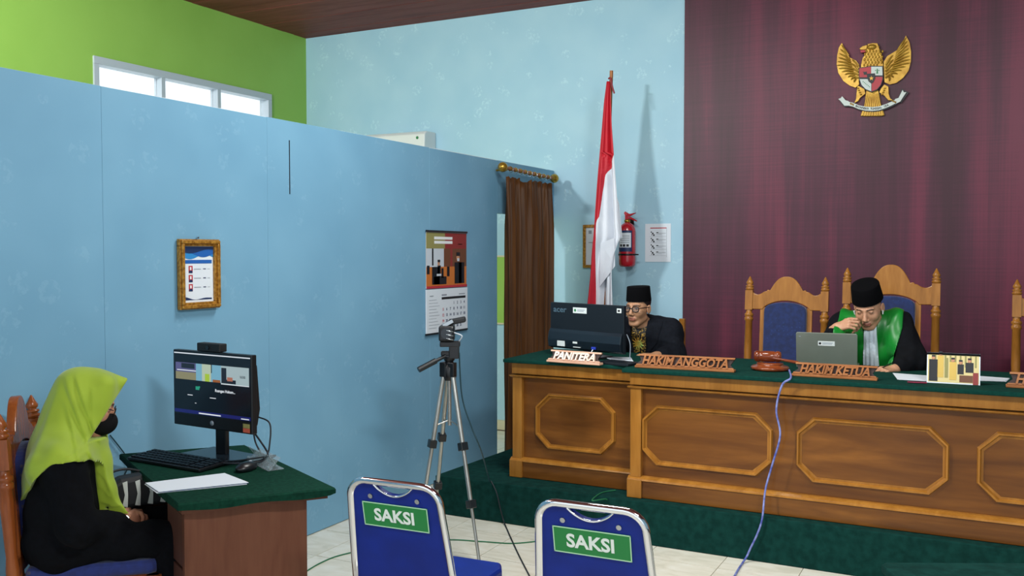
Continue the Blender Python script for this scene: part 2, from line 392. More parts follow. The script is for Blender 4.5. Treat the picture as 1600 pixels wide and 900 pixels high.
tag(mb.build('plank', 'ceil', ce), kind='stuff')
wb = struct(MB().box((XL-.1, YB, 0), (XR+.1, YB+.12, ZC)).build('wall_back', 'wall_blue'))
MB().box((-2.312, YB-.022, 0), (XR, YB, ZC)).build('wood_panelling', 'burg', wb)
mb = MB(); mb.box((XL, YB-.012, 1.0), (XP-.1, YB, 1.61)); mb.box((XL, YB-.018, 1.61), (XP-.1, YB, 1.625), 1); mb.box((XL, YB-.018, .985), (XP-.1, YB, 1.0), 1)
mb.build('painted_band', ['green', 'cream'], wb)
struct(MB().box((XL, YB-.02, 0), (XP-.08, YB, .09)).build('baseboard_back', 'cream'))
WY0, WY1, WZ0, WZ1 = 5.06, 7.10, 2.55, 3.205
mb = MB(); mb.box((XL-.12, YF, 0), (XL, WY0, ZC)); mb.box((XL-.12, WY1, 0), (XL, YB, ZC)); mb.box((XL-.12, WY0, 0), (XL, WY1, WZ0)); mb.box((XL-.12, WY0, WZ1), (XL, WY1, ZC))
struct(mb.build('wall_left', 'green'))
win = struct(MB().box((XL-.10, WY0, WZ0), (XL+.015, WY1, WZ0+.05)).box((XL-.10, WY0, WZ1-.06), (XL+.015, WY1, WZ1)).box((XL-.10, WY0, WZ0+.0501), (XL+.015, WY0+.05, WZ1-.0601)).box((XL-.10, WY1-.05, WZ0+.0501), (XL+.015, WY1, WZ1-.0601)).build('window_1', 'frame_white', bevel=.003))
pw = (WY1-WY0-.1)/3
for k in range(1, 3): MB().box((XL-.08, WY0+.05+pw*k-.02, WZ0+.05), (XL+.01, WY0+.05+pw*k+.02, WZ1-.06)).build('mullion', 'frame_white', win)
for k in range(3): MB().box((XL-.055, WY0+.05+pw*k+.02, WZ0+.05), (XL-.05, WY0+.05+pw*(k+1)-.02, WZ1-.06)).build('pane', 'glass', win)
struct(MB().box((XR, YF, 0), (XR+.12, YB+.1, ZC)).build('wall_right', 'wall_blue'))

# partition of wallpapered panels with a doorway at its far end
pz = 2.39
wp = struct(MB().box((XP-.055, -1.4, pz-.03), (XP-.012, YB, pz)).box((XP-.055, -1.4, 0), (XP-.012, 6.55, .04)).build('wall_partition', 'white'))
edges = [-1.4, -.3, .75, 1.8, 2.85, onX(418, 300, XP).y, 4.55, 5.55, 6.555]
rd = random.Random(2)
for a, b in zip(edges, edges[1:]):
    off = rd.uniform(-.003, .003)
    MB().box((XP-.012-.03, a+.0005, .005), (XP+off*.3, b-.0005, pz-rd.uniform(.001, .006))).build('panel', 'wall_part', wp, bevel=.001, seg=1)
MB().box((XP-.042, 6.558, 1.966), (XP, YB, pz-.004)).build('door_header', 'wall_part', wp)
MB().box((XP+.0, 4.086, 1.98), (XP+.0025, 4.092, 2.28)).build('split', 'cable', wp)

# dais
pl = [(-3.112, 4.97), (XR-.01, 4.97), (XR-.01, YB-.03), (-2.96, YB-.03)]
o = MB().prism(pl, 0.001, PZ, 'z').build('carpeted_dais', 'carpet', bevel=.006)
tag(o, 'low dais covered in dark green carpet under the long wooden bench', 'platform')

# ---------------------------------------------------------------- judges' bench
def molding_loop(mb, x0, x1, z0, z1, y, ch=.085, w=.020, d=.020, mi=0):
    out = [(x0+ch, z0), (x1-ch, z0), (x1, z0+ch), (x1, z1-ch), (x1-ch, z1), (x0+ch, z1), (x0, z1-ch), (x0, z0+ch)]
    cx, cz = (x0+x1)/2, (z0+z1)/2
    def ins(p, q):
        return [((a-cx)*(1-2*q/(x1-x0))+cx, (b-cz)*(1-2*q/(z1-z0))+cz) for a, b in p]
    rings = [(out, y+.001), (ins(out, w*.3), y-d), (ins(out, w*.7), y-d), (ins(out, w), y-.002), (ins(out, w*1.5), y-.002)]
    vs = [(a, yy, b) for r, yy in rings for a, b in r]; fs = []
    for i in range(len(rings)-1):
        for k in range(8): k2 = (k+1) % 8; fs.append((i*8+k, i*8+k2, (i+1)*8+k2, (i+1)*8+k))
    mb.add(vs, fs, mi)
def bench_section(root, x0, x1, yf, panels, pil=(True, True)):
    z0 = PZ+.002
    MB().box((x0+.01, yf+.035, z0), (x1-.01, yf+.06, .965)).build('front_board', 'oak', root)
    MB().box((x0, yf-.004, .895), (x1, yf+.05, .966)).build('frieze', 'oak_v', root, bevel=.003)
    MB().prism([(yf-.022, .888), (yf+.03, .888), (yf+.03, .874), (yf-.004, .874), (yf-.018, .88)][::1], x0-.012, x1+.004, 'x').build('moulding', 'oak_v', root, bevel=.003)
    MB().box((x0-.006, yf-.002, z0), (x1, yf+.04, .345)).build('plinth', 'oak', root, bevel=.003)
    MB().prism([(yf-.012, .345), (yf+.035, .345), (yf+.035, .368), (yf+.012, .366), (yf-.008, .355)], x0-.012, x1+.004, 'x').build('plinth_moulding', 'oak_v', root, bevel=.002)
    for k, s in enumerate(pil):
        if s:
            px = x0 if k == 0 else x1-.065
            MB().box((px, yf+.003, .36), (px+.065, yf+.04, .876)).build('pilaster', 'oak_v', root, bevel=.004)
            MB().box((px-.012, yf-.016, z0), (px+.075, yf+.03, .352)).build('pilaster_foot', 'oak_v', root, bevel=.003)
    for a, b in panels:
        mb = MB(); molding_loop(mb, a, b, .435, .782, yf+.035); mb.build('panel_moulding', 'oak_v', root)
bench = thing('judges_bench', (0, 0, 0), 'long golden varnished wooden bench with octagonal panel mouldings on the green dais', 'bench')
bench_section(bench, -2.665, -1.845, 5.165, [(-2.515, -1.985)], (True, False))
R = [(-1.775+.862*k, -1.775+.862*k+.74) for k in range(4)]
bench_section(bench, -1.838, 1.66, 5.04, R, (True, True))
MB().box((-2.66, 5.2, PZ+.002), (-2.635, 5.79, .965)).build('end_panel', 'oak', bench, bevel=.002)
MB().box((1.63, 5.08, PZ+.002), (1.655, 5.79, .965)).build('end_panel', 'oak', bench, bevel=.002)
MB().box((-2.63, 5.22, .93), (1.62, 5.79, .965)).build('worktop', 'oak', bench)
poly = [(-2.70, 5.105), (-1.885, 5.11), (-1.87, 4.985), (1.70, 4.985), (1.70, 5.82), (-2.70, 5.82)]
o = MB().prism(poly, .967, .99, 'z').build('bench_cloth', 'felt', bevel=.006)
tag(o, 'dark green felt cloth covering the top of the long wooden bench', 'tablecloth')
TZ = .99

# ---------------------------------------------------------------- carved nameplates
def nameplate(s, p0, p1, label, mats, h=.075):
    p0 = Vector(p0); p1 = Vector(p1); L = (p1-p0).length; a = math.atan2(p1.y-p0.y, p1.x-p0.x)
    c = (p0+p1)/2
    t = thing('nameplate', (c.x, c.y, TZ+.001), label, 'nameplate', a, 'carved nameplates on the bench')
    lean = Matrix.Rotation(-.28, 4, 'X')
    b = L/2
    poly = [(-b, .012), (b, .012), (b-.022, h*.5), (b+.004, h), (-b+.012, h), (-b+.026, h*.55), (-b+.004, h*.3)]
    MB().prism(poly, 0, .012, 'y', X=lean).build('board', mats[0], t)
    mb = MB(); mb.prism([(-b, .012), (b, .012), (b-.004, .020), (-b+.004, .020)], -.012, .001, 'y', X=lean)
    mb.prism([(-b+.012, h-.010), (b, h-.010), (b+.004, h), (-b+.012, h)], -.010, .001, 'y', X=lean); mb.build('rim', mats[1], t)
    MB().box((-b-.004, -.02, 0), (b+.004, .03, .013)).build('foot', mats[1], t, bevel=.003)
    o = text('lettering', s, h*.86, mats[2], t, lean @ Matrix.Translation((0, -.008, h*.51)) @ FRONT, ext=.008, bold=.0022, shear=.25)
    wx = max(v.co.x for v in o.data.vertices)-min(v.co.x for v in o.data.vertices)
    o.scale.x = (L-.07)/wx
    return t
nameplate('PANITERA', onZ(857, 565, TZ), onZ(938, 571, TZ), 'pale carved wooden nameplate reading PANITERA in front of the monitor', ['plate_dark', 'plate_pale', 'platew'], .073)
nameplate('HAKIM ANGGOTA', onZ(994, 574, TZ), onZ(1147, 582, TZ), 'brown carved nameplate reading HAKIM ANGGOTA beside the seated clerk in glasses', ['plate_dark', 'plate', 'plate'], .078)
nameplate('HAKIM KETUA', onZ(1239, 587, TZ), onZ(1370, 595, TZ), 'brown carved nameplate reading HAKIM KETUA in front of the laptop', ['plate_dark', 'plate', 'plate'], .073)
nameplate('HAKIM ANGGOTA', onZ(1573, 605, TZ), onZ(1573, 605, TZ)+Vector((.56, .0, 0)), 'carved nameplate cut off by the right edge of the photo', ['plate_dark', 'plate', 'plate'], .075)

# ---------------------------------------------------------------- gavel and block
gp = onZ(1203, 578, TZ)
t = thing('sound_block', (gp.x, gp.y+.0, TZ+.001), 'round polished red-brown wooden striking block under the gavel', 'block')
MB().lathe([(.088, 0), (.103, .004), (.105, .016), (.098, .022), (.078, .026), (.074, .032)], seg=40).build('base', 'gavel', t)
MB().lathe([(.072, .032), (.074, .036), (.07, .041), (.05, .0425)], seg=40).build('top_disc', 'gavel', t)
t = thing('gavel', (gp.x-.012, gp.y-.005, TZ+.0445), 'polished red-brown wooden gavel lying on its round block', 'gavel', .12)
MB().lathe([(.018, -.074), (.026, -.072), (.031, -.062), (.031, -.046), (.026, -.042), (.030, -.036), (.031, 0), (.030, .036), (.026, .042), (.031, .046), (.031, .062), (.026, .072), (.018, .074)], c=(0, 0, .032), axis='x', seg=28).build('head', 'gavel', t)
MB().tube([(.0, -.02, .028), (.075, -.03, .02), (.16, -.036, .008), (.215, -.038, -.008)], .008, rad=[.008, .007, .009, .006]).build('handle', 'gavel', t)

# ---------------------------------------------------------------- laptop
lp = onZ(1297, 572, TZ)
t = thing('laptop', (-.83, 5.52, TZ+.001), 'open silver laptop seen from behind its lid on the green cloth', 'laptop', .07)
MB().box((-.165, 0, 0), (.165, .225, .016)).build('keyboard_base', 'laptop', t, bevel=.004)
L = Matrix.Rotation(.22, 4, 'X')
MB().prism([(-.165, .004), (.165, .004), (.165, .205), (.158, .213), (-.158, .213), (-.165, .205)], -.008, 0, 'y', X=L).build('lid', 'laptop', t, bevel=.002)
MB().box((-.155, .0, .012), (.155, .001, .2), X=L).build('screen', 'screen', t)
mb = MB(); mb.box((-.045, -.009, .138), (.045, -.008, .165), 0, L); mb.ball((-.034, -.0092, .1515), (.007, .0006, .007), mi=1, X=L); mb.box((-.022, -.0094, .154), (.036, -.009, .157), 2, L); mb.box((-.022, -.0094, .147), (.03, -.009, .15), 2, L)
tag(mb.build('sticker', ['stick_white', 'blackprint', 'greyprint'], t), 'white sticker with a small round emblem')
mb = MB(); mb.box((-.15, -.0087, .187), (-.138, -.008, .19), 0, L); mb.build('logo_mark', 'greyprint', t)

# ---------------------------------------------------------------- papers and tent calendar on the bench
def sheet(name, cs, label, cat, thick=.002, mat='paper', parts=1, mat2=None, z0=None):
    zz = (TZ+.0012) if z0 is None else z0
    cs = [Vector(c) for c in cs]; ctr = sum(cs, Vector())/4
    pts = [(c.x-ctr.x, c.y-ctr.y) for c in cs]
    t = thing(name, (ctr.x, ctr.y, zz), label, cat)
    for k in range(parts):
        off = random.uniform(-.006, .006)*(k > 0); R_ = Matrix.Rotation(off*6, 4, 'Z')
        MB().prism(pts, k*thick, (k+1)*thick-.0003, 'z', X=R_ @ Matrix.Translation((off, off, 0))).build('sheet', mat if k % 2 == 0 else (mat2 or mat), t)
    return t
sheet('paper_sheets', [onZ(1395, 584, TZ), onZ(1465, 589, TZ), onZ(1458, 597, TZ), onZ(1405, 594, TZ)], 'white papers lying left of the tent calendar', 'papers', parts=2)
sheet('paper_sheets', [onZ(1520, 588, TZ), onZ(1578, 592, TZ), onZ(1572, 597, TZ), onZ(1512, 595, TZ)], 'white papers lying right of the tent calendar', 'papers', parts=2)
sheet('document', [onZ(944, 559, TZ), onZ(986, 560, TZ), onZ(990, 566, TZ), onZ(962, 565, TZ)], 'open white document on the bench before the clerk', 'papers', .003, parts=2)
o = MB().box((-.12, -.07, 0), (.1, .07, .014)).build('notebook', 'dgrey', bevel=.002); o.location = onZ(965, 569, TZ)+Vector((.02, 0, .001)); o.rotation_euler.z = -.25
tag(o, 'dark notebook lying beside the PANITERA nameplate', 'notebook')
tp = onZ(1490, 601, TZ)
t = thing('tent_calendar', (tp.x, tp.y+.02, TZ+.001), 'small tent calendar showing people in yellow robes on the bench', 'calendar', .03)
L = Matrix.Rotation(-.2, 4, 'X')
mb = MB(); mb.box((-.125, 0, 0), (.118, .003, .155), 0, L)
mb.box((-.12, -.0008, .006), (.113, 0, .15), 1, L)
for k in range(9): mb.box((-.09+k*.023, -.0014, .085), (-.082+k*.023, -.0006, .15), 2, L)
for (x, c, wd, z0, z1) in [(-.095, 3, .02, .01, .12), (-.062, 4, .014, .03, .14), (-.035, 2, .008, .03, .13), (-.005, 4, .016, .02, .11), (.03, 3, .014, .05, .10), (.07, 3, .018, .06, .11), (.098, 7, .012, .0, .06), (.055, 6, .03, .01, .045)]:
    mb.box((x-wd, -.002, z0), (x+wd, -.0008, z1), c, L)
    if c in (3, 4): mb.ball((x, -.0016, z1+.008), (.009, .001, .010), 10, 6, 5, L); mb.box((x-.008, -.0032, z1+.013), (x+.008, -.002, z1+.022), 3, L)
mb.build('picture_card', ['paper', 'creamprint', 'oliveprint', 'blackprint', 'yellowprint', 'skinprint', 'brownprint', 'darkred'], t)
L2 = Matrix.Translation((0, .105, 0)) @ Matrix.Rotation(.49, 4, 'X')
MB().box((-.125, -.002, 0), (.118, .001, .172), X=L2).build('back_card', 'dgrey', t)
MB().prism([(0, 0), (.105, 0), (.032, .152)], -.1255, -.1235, 'x').build('side_card', 'dgrey', t)
o = MB().cyl((0, 0, .004), (.09, .01, .004), .004).build('pen', 'purple_red'); o.location = onZ(1418, 598, TZ)+Vector((0, -.012, .001)); tag(o, 'maroon pen lying in front of the papers left of the tent calendar', 'pen')

# ---------------------------------------------------------------- clerk's monitor (seen from behind)
a = onY(862, 472, 5.5); b = onY(977, 478, 5.30); ang = math.atan2(b.y-a.y, b.x-a.x)
c = (a+b)/2
t = thing('computer_monitor', (c.x, c.y, TZ+.001), 'large black monitor seen from behind with maker lettering and stickers', 'monitor', ang)
Wd = (Vector((b.x, b.y))-Vector((a.x, a.y))).length; z1 = a.z-TZ; z0 = .045; hw = Wd/2
mb = MB(); mb.box((-hw, -.012, z0), (hw, .012, z1)); mb.build('panel', 'dgrey', t, bevel=.004)
mb = MB(); mb.prism([(-.012, z0+.004), (-.012, z0+.125), (-.020, z0+.128), (-.034, z0+.105), (-.042, z0+.06), (-.036, z0+.01)], -hw+.004, hw-.004, 'x'); mb.build('rear_housing', 'dgrey2', t, bevel=.004)
MB().box((-hw+.01, .0121, z0+.02), (hw-.01, .014, z1-.01)).build('screen', 'screen', t)
MB().box((-.03, .0, .01), (.03, .03, z0+.1)).build('stand', 'black', t, bevel=.004)
MB().box((-.12, -.09, 0), (.12, .11, .012)).build('foot', 'black', t, bevel=.004)
text('lettering', 'acer', .052, 'steel', t, Matrix.Translation((-hw+.085, -.0125, z1-.045)) @ FRONT, .0006, .001, sx=1.25)
mb = MB(); mb.box((-hw+.20, -.0132, z1-.062), (-hw+.315, -.012, z1-.026)); mb.ball((-hw+.218, -.0134, z1-.044), (.009, .0005, .009), mi=1); mb.box((-hw+.236, -.0136, z1-.042), (-hw+.30, -.013, z1-.038), 2); mb.box((-hw+.236, -.0136, z1-.05), (-hw+.29, -.013, z1-.046), 2); mb.build('sticker', ['stick_white', 'greenprint', 'greyprint'], t)
mb = MB(); mb.box((hw-.055, -.0132, z1-.045), (hw-.02, -.012, z1-.018)); mb.box((hw-.048, -.0136, z1-.038), (hw-.03, -.013, z1-.026), 1); mb.build('sticker', ['stick_white', 'blackprint'], t)
MB().box((-hw+.09, -.0425, z0+.018), (-hw+.155, -.0385, z0+.052)).build('label_plate', 'stick_white', t)
MB().box((-hw+.225, -.0425, z0+.042), (-hw+.262, -.0385, z0+.054)).build('socket', 'stick_white', t)
MB().box((-hw+.23, -.0445, z0+.018), (-hw+.29, -.0395, z0+.022)).build('socket', 'stick_white', t)
mb = MB(); mb.box((-hw+.385, -.05, z0+.015), (-hw+.42, -.04, z0+.032)); mb.build('plug', 'usbblue', t, bevel=.003)
mb = MB(); mb.tube(cr([(-hw+.4, -.047, z0+.016), (-hw+.385, -.06, z0-.02), (-hw+.37, -.04, .006)]), .005); mb.build('cable', 'steel', t)
mb = MB(); mb.tube(cr([(hw-.005, .02, z0+.12), (hw+.015, .03, z0+.06), (hw+.012, .03, .01)]), .003); tag(mb.build('cable', 'greyprint', t), 'white cable')

# ---------------------------------------------------------------- carved wooden chairs
def chair(name, loc, rz, label, wd=.5, hpost=1.24, hcrest=1.27, wood_='chairwood', pad='bluepad', arms=True, group=None, pad_top=None, seat_z=.45, sd=.46, rec=.10):
    """faces local +y, origin on the ground under the middle of its back"""
    t = thing(name, loc, label, 'chair', rz, group)
    h = wd/2; r = .024; bh = .13*hpost/1.25; zb = hpost-.095-bh
    B = Matrix.Translation((0, 0, seat_z)) @ Matrix.Rotation(rec, 4, 'X') @ Matrix.Translation((0, 0, -seat_z))
    prof = [(r*.9, seat_z-.02), (r, seat_z+.05), (r*.8, seat_z+.1), (r*1.05, seat_z+.3), (r*.95, zb-.075), (r*1.2, zb-.068), (r*1.2, zb-.052), (r*.9, zb-.046), (r*1.2, zb-.04), (r*1.2, zb-.026), (r*.85, zb-.02), (r*.85, zb)]
    zq = zb+bh-.095
    fin = [(r*.8, zb+.105-.012), (r*1.15, zb+.1), (r*1.15, zb+.106), (r*.8, zb+.11), (r*1.1, zb+.114), (r*1.1, zb+.12), (r*.6, zb+.122), (r*.95, zb+.130), (r*.98, zb+.137), (r*.6, zb+.15), (r*.3, zb+.163), (r*.1, zb+.17)]
    for s in (-1, 1):
        p = MB().lathe(prof, (s*h, 0, 0), X=B); p.box((s*h-r, -r, zb-.0), (s*h+r, r, zb+bh), X=B)
        po = p.build('post', wood_, t)
        MB().lathe([(a_, zq+.095+(b_-zb-.093)*1.23) for a_, b_ in fin], (s*h, 0, 0), X=B).build('finial', wood_, po)
        MB().cyl((s*h, .0, seat_z), (s*(h), -.03, 0), r, r*.75).build('leg', wood_, t)
        MB().lathe([(r*.6, 0), (r*.8, .02), (r*.7, .1), (r*1.1, .3), (r*.9, seat_z-.08), (r*1.2, seat_z-.07), (r*1.2, seat_z-.01)], (s*(h-.005), sd-.02, 0)).build('leg', wood_, t)
    # crest rail: ogee top with two small ears, arched underside over the pad
    zt = hcrest; n = 60; top = []
    for k in range(n+1):
        u = -1+2*k/n; a = abs(u)
        if a < .48: z = zt-(zt-(zb+bh-.004))*(1-(1-(a/.48)**2.5)**1.12)
        elif a < .56: z = zb+bh-.002+.01*math.sin((a-.48)/.08*PI)
        elif a < .62: z = zb+bh-.005
        else: z = zb+bh-.005-.022*math.sin((a-.62)/.38*PI)
        top.append((u*(h-r*.6), z))
    pt = pad_top or zb+.06; bot = []
    for k in range(n+1):
        u = 1-2*k/n; a = abs(u)
        z = zb+.005 if a > .66 else zb+.005+(pt-zb-.0)*math.cos(a/.66*PI/2)**.6
        bot.append((u*(h-r*.6), z))
    MB().prism(top+bot, -.017, .017, 'y', X=B).build('crest_rail', wood_, t, bevel=.004)
    ins = h*.62; ph = h*.56
    for s in (-1, 1): MB().box((s*ins-.016, -.012, seat_z), (s*ins+.016, .012, zb+.02), X=B).build('back_slat', wood_, t)
    MB().box((-h, -.014, seat_z+.02), (h, .014, seat_z+.08), X=B).build('lower_rail', wood_, t)
    pp = [(-ph, seat_z+.09), (ph, seat_z+.09)]+[(ph*math.cos(a_), zb-.012+(pt-zb+.006)*max(0, math.sin(a_))**.7) for a_ in [PI*k/14 for k in range(15)]]
    MB().prism(pp, -.02, .05, 'y', X=B).build('back_pad', pad, t, bevel=.012, seg=3)
    MB().box((-h+.0, .0, seat_z-.07), (h, sd, seat_z-.01)).build('seat_frame', wood_, t, bevel=.004)
    MB().prism([(-h+.02, .03), (h-.02, .03), (h-.01, sd-.03), (h-.04, sd), (-h+.04, sd), (-h+.01, sd-.03)], seat_z-.012, seat_z+.045, 'z').build('seat_cushion', pad, t, bevel=.02, seg=3)
    if arms:
        for s in (-1, 1):
            MB().tube(cr([(s*h, -.02, seat_z+.24), (s*(h+.01), .15, seat_z+.25), (s*(h+.012), sd-.04, seat_z+.23)]), .02, sx=1.3).build('armrest', wood_, t)
            MB().cyl((s*(h+.008), sd-.07, seat_z-.03), (s*(h+.008), sd-.07, seat_z+.23), .016).build('arm_support', wood_, t)
    return t
FACE = PI          # local +y to world -Y
chair('wooden_chair', (-1.2, 6.2, PZ+.001), FACE, 'empty carved wooden chair with blue pad left of the judge', .485, 1.253, 1.252, arms=False, group='carved chairs behind the bench')
chair('wooden_chair', (-.564, 6.2, PZ+.001), FACE, 'tallest carved wooden chair with blue pad behind the judge in green', .52, 1.315, 1.335, group='carved chairs behind the bench')
chair('wooden_chair', (.375, 6.2, PZ+.001), FACE, 'carved wooden chair cut off by the right edge of the photo', .485, 1.253, 1.252, arms=False, group='carved chairs behind the bench')
# plain office-type chair of the clerk, only its back edge shows behind his shoulder
def plain_chair(loc, rz, label):
    t = thing('wooden_chair', loc, label, 'chair', rz)
    for s in (-1, 1):
        MB().box((s*.2-.02, -.018, 0), (s*.2+.02, .018, .955)).build('post', 'chairwood', t, bevel=.004)
        MB().box((s*.2-.018, .40, 0), (s*.2+.018, .436, .43)).build('leg', 'chairwood', t, bevel=.004)
    MB().box((-.18, -.012, .82), (.18, .012, .94)).build('top_rail', 'chairwood', t, bevel=.004)
    for k in range(4): MB().box((-.13+k*.08, -.008, .46), (-.11+k*.08, .008, .82)).build('slat', 'chairwood', t)
    MB().box((-.22, -.01, .40), (.22, .44, .45)).build('seat', 'chairwood', t, bevel=.006)
plain_chair((-2.085, 6.2, PZ+.001), FACE, 'plain wooden chair behind the clerk in glasses')

# ---------------------------------------------------------------- curtain and rod
RX = XP+.10
ry0, ry1 = 6.49, 7.40
t = thing('curtain_rod', (RX, ry0, 2.30), 'brass curtain rod with ball finials above the doorway', 'curtain rod')
MB().tube([(0, -.02, .02), (0, ry1-ry0, .0)], .014, 12).build('rod', 'bamboo', t)
for yy, zz in ((0, .02), (ry1-ry0, 0)):
    s = -1 if yy == 0 else 1
    MB().lathe([(.01, -.03*1), (.02, -.025), (.014, -.015), (.022, -.005), (.036, .01), (.040, .028), (.034, .048), (.018, .058), (.008, .066)] if s > 0 else [(.008, -.066), (.018, -.058), (.034, -.048), (.040, -.028), (.036, -.01), (.022, .005), (.014, .015), (.02, .025), (.01, .03)], (0, yy, zz), axis='y').build('finial', 'brass', t)
for k in range(9):
    yy = .10+k*.088; zz = .02-.02*yy/.9
    MB().lathe([(.015, -.008), (.019, -.004), (.019, .004), (.015, .008)], (0, yy, zz), axis='y').build('collar', 'brass', t)
    MB().tube([(math.cos(a_)*.019, yy+.012, zz-.008+math.sin(a_)*.021) for a_ in [2*PI*q/12 for q in range(12)]], .0025, 5, closed=True).build('ring', 'silver', t)
for yy in (.05, .83): MB().cyl((0, yy, .005), (-.098, yy, .005), .008).build('bracket', 'brass', t)
mb = MB(); nu, nv = 120, 30; vs = []; fs = []
for j in range(nv+1):
    v = j/nv; zt_ = 2.262-.014
    z = zt_-(zt_-.03)*v
    for i in range(nu+1):
        u = i/nu; Y0 = 6.515-.02*v; Y1 = 7.36-.01*v
        y = Y0+(Y1-Y0)*u+.012*math.sin(u*41+v*1.2)
        amp = .012+.022*min(1, v*6)
        x = RX+amp*math.sin(u*2*PI*8.5+.9*math.sin(v*3+u*4))+.008*math.sin(u*2*PI*21+v*4)*(1-.5*v)
        zz = z-(.03*(1 if .30 < u < .48 else 0)*max(0, 1-v*12)*math.sin((u-.30)/.18*PI) if 1 else 0)+.006*math.sin(u*2*PI*17)*(1-min(1, v*10))
        vs.append((x, y, zz))
for j in range(nv):
    for i in range(nu): q = j*(nu+1)+i; fs.append((q, q+1, q+nu+2, q+nu+1))
mb.add(vs, fs, 0, True)
o = mb.build('curtain', 'curtain', solid=.004); tag(o, 'brown satin curtain hanging in the doorway of the blue partition', 'curtain')

# ---------------------------------------------------------------- AC unit behind the partition
t = thing('air_conditioner', (-5.06, YB-.001, 2.50), 'white air conditioner on the back wall showing above the partition', 'air conditioner')
MB().prism([(0, 0), (0, .3), (-.16, .3), (-.2, .27), (-.21, .06), (-.16, 0)], -.42, .30, 'x').build('housing', 'white', t, bevel=.01)
MB().box((-.38, -.215, .03), (.26, -.20, .06)).build('louvre', 'paper2', t)
mb = MB(); mb.ball((.22, -.206, .235), (.014, .004, .014), mi=0); mb.build('badge', 'greenprint', t)

# ---------------------------------------------------------------- wall pictures
def prints(mb, X, items):
    for k, (x0, z0, x1, z1, mi) in enumerate(items):
        d = .0006+.0003*(k % 5); mb.add([(x0, z0, d), (x1, z0, d), (x1, z1, d), (x0, z1, d)], [(0, 1, 2, 3)], mi, False, X)
def ringframe(mb, w_, h_, fw_, dep, X, mi=0):
    for (a, b, c_, d) in ((0, 0, w_, fw_), (0, h_-fw_, w_, h_), (0, fw_, fw_, h_-fw_), (w_-fw_, fw_, w_, h_-fw_)):
        mb.box((a, b, 0), (c_, d, dep), mi, X)
# gilt frame on the partition
t = thing('picture_frame', (XP+.006, 3.262, 1.372), 'gilt framed blue and white staff notice on the partition', 'picture')
S = SIDE; w_, h_ = .262, .345
mb = MB()
for fw_, dp, o_ in ((.034, .022, 0), (.022, .034, .006)):
    x = Matrix.Translation((0, 0, 0)) @ S
    for (a, b, c_, d) in ((o_, o_, w_-o_, o_+fw_-o_), (o_, h_-fw_, w_-o_, h_-o_), (o_, fw_, fw_, h_-fw_), (w_-fw_, fw_, w_-o_, h_-fw_)):
        mb.box((a, b, 0), (c_, d, dp), 0, x)
mb.build('frame', 'goldframe', t, bevel=.003)
mb = MB(); P_ = Matrix.Translation((.008, 0, 0)) @ S
mb.box((.03, .03, -.004), (w_-.03, h_-.03, 0), 0, P_)
def wave(y0, amp, n=24, ph=0, fr=1.): return [(.034+(w_-.068)*k/n, y0+amp*math.sin(ph+fr*2*PI*k/n)) for k in range(n+1)]
def band(pts, ytop, mi, d):
    n = len(pts); vs = [(a, b, d) for a, b in pts]+[(a, ytop, d) for a, b in pts]
    mb.add(vs, [(k, k+1, n+k+1, n+k) for k in range(n-1)], mi, False, P_)
band(wave(.258, .012, ph=3.4, fr=1), .308, 2, .001); band(wave(.268, .012, ph=1.0, fr=.9), .308, 3, .0016); band(wave(.285, .010, ph=3.6, fr=.8), .308, 1, .0022)
n_ = 20; pts = [(.036+.18*k/n_, .052+.010*math.cos(k/n_*7)*(1-k/n_)) for k in range(n_+1)]; vs = [(a, b, .001) for a, b in pts]+[(a, .045, .001) for a, b in pts]
mb.add(vs, [(k+n_+1, k+n_+2, k+1, k) for k in range(n_)], 1, False, P_)
prints(mb, P_, [(.06, .275, .16, .279, 0), (.08, .284, .14, .288, 4), (.042, .225, .218, .243, 3)])
for k in range(3):
    z = .178-k*.045; prints(mb, P_, [(.066, z, .092, z+.036, 5), (.074, z+.015, .084, z+.03, 6), (.068, z, .090, z+.012, 1), (.10, z+.018, .145, z+.021, 4), (.16, z+.018, .178, z+.022, 1), (.188, z+.018, .206, z+.02, 4)])
mb.build('print', ['paper', 'navyprint', 'skyprint', 'blueprint', 'greyprint', 'redprint', 'whiteprint'], t)
MB().cyl((.0, .13, h_+.008), (.012, .13, h_+.008), .004).build('hook', 'steel', t)
# wall calendar on the partition
t = thing('wall_calendar', (XP+.004, 5.487, 1.08), 'wall calendar with a courtroom picture hanging on the partition', 'calendar')
w_, h_ = .57, .725; P_ = Matrix.Translation((.004, 0, 0)) @ S
mb = MB(); mb.box((0, 0, -.003), (w_, .312, .006), 0, P_); mb.build('month_page', 'paper', t)
mb = MB(); mb.box((.006, .318, -.003), (w_-.006, h_, 0), 0, P_)
prints(mb, P_, [(.006, .335, w_-.006, .60, 1), (.006, .60, w_*.45, h_-.012, 3), (w_*.45, .60, w_-.006, h_-.012, 4),
    (.11, .665, .36, .685, 0), (.11, .635, .36, .655, 0), (.42, .67, .54, .676, 5), (.42, .65, .52, .656, 5), (.44, .63, .5, .636, 5),
    (.006, .47, .24, .60, 5), (.08, .48, .10, .60, 6), (.15, .48, .17, .60, 6), (.24, .47, w_-.006, .60, 2), (.33, .47, .36, .60, 8), (.006, .335, .09, .36, 1)])
for (x, wd, z0, z1, c_) in ((.03, .018, .42, .48, 7), (.13, .05, .345, .47, 6), (.175, .022, .40, .48, 6), (.22, .015, .39, .46, 6), (.30, .018, .40, .47, 6), (.19, .085, .345, .40, 7), (.44, .05, .345, .50, 6), (.49, .04, .345, .50, 6)):
    prints(mb, Matrix.Translation((.0016, 0, 0)) @ P_, [(x-wd, z0, x+wd, z1, c_)])
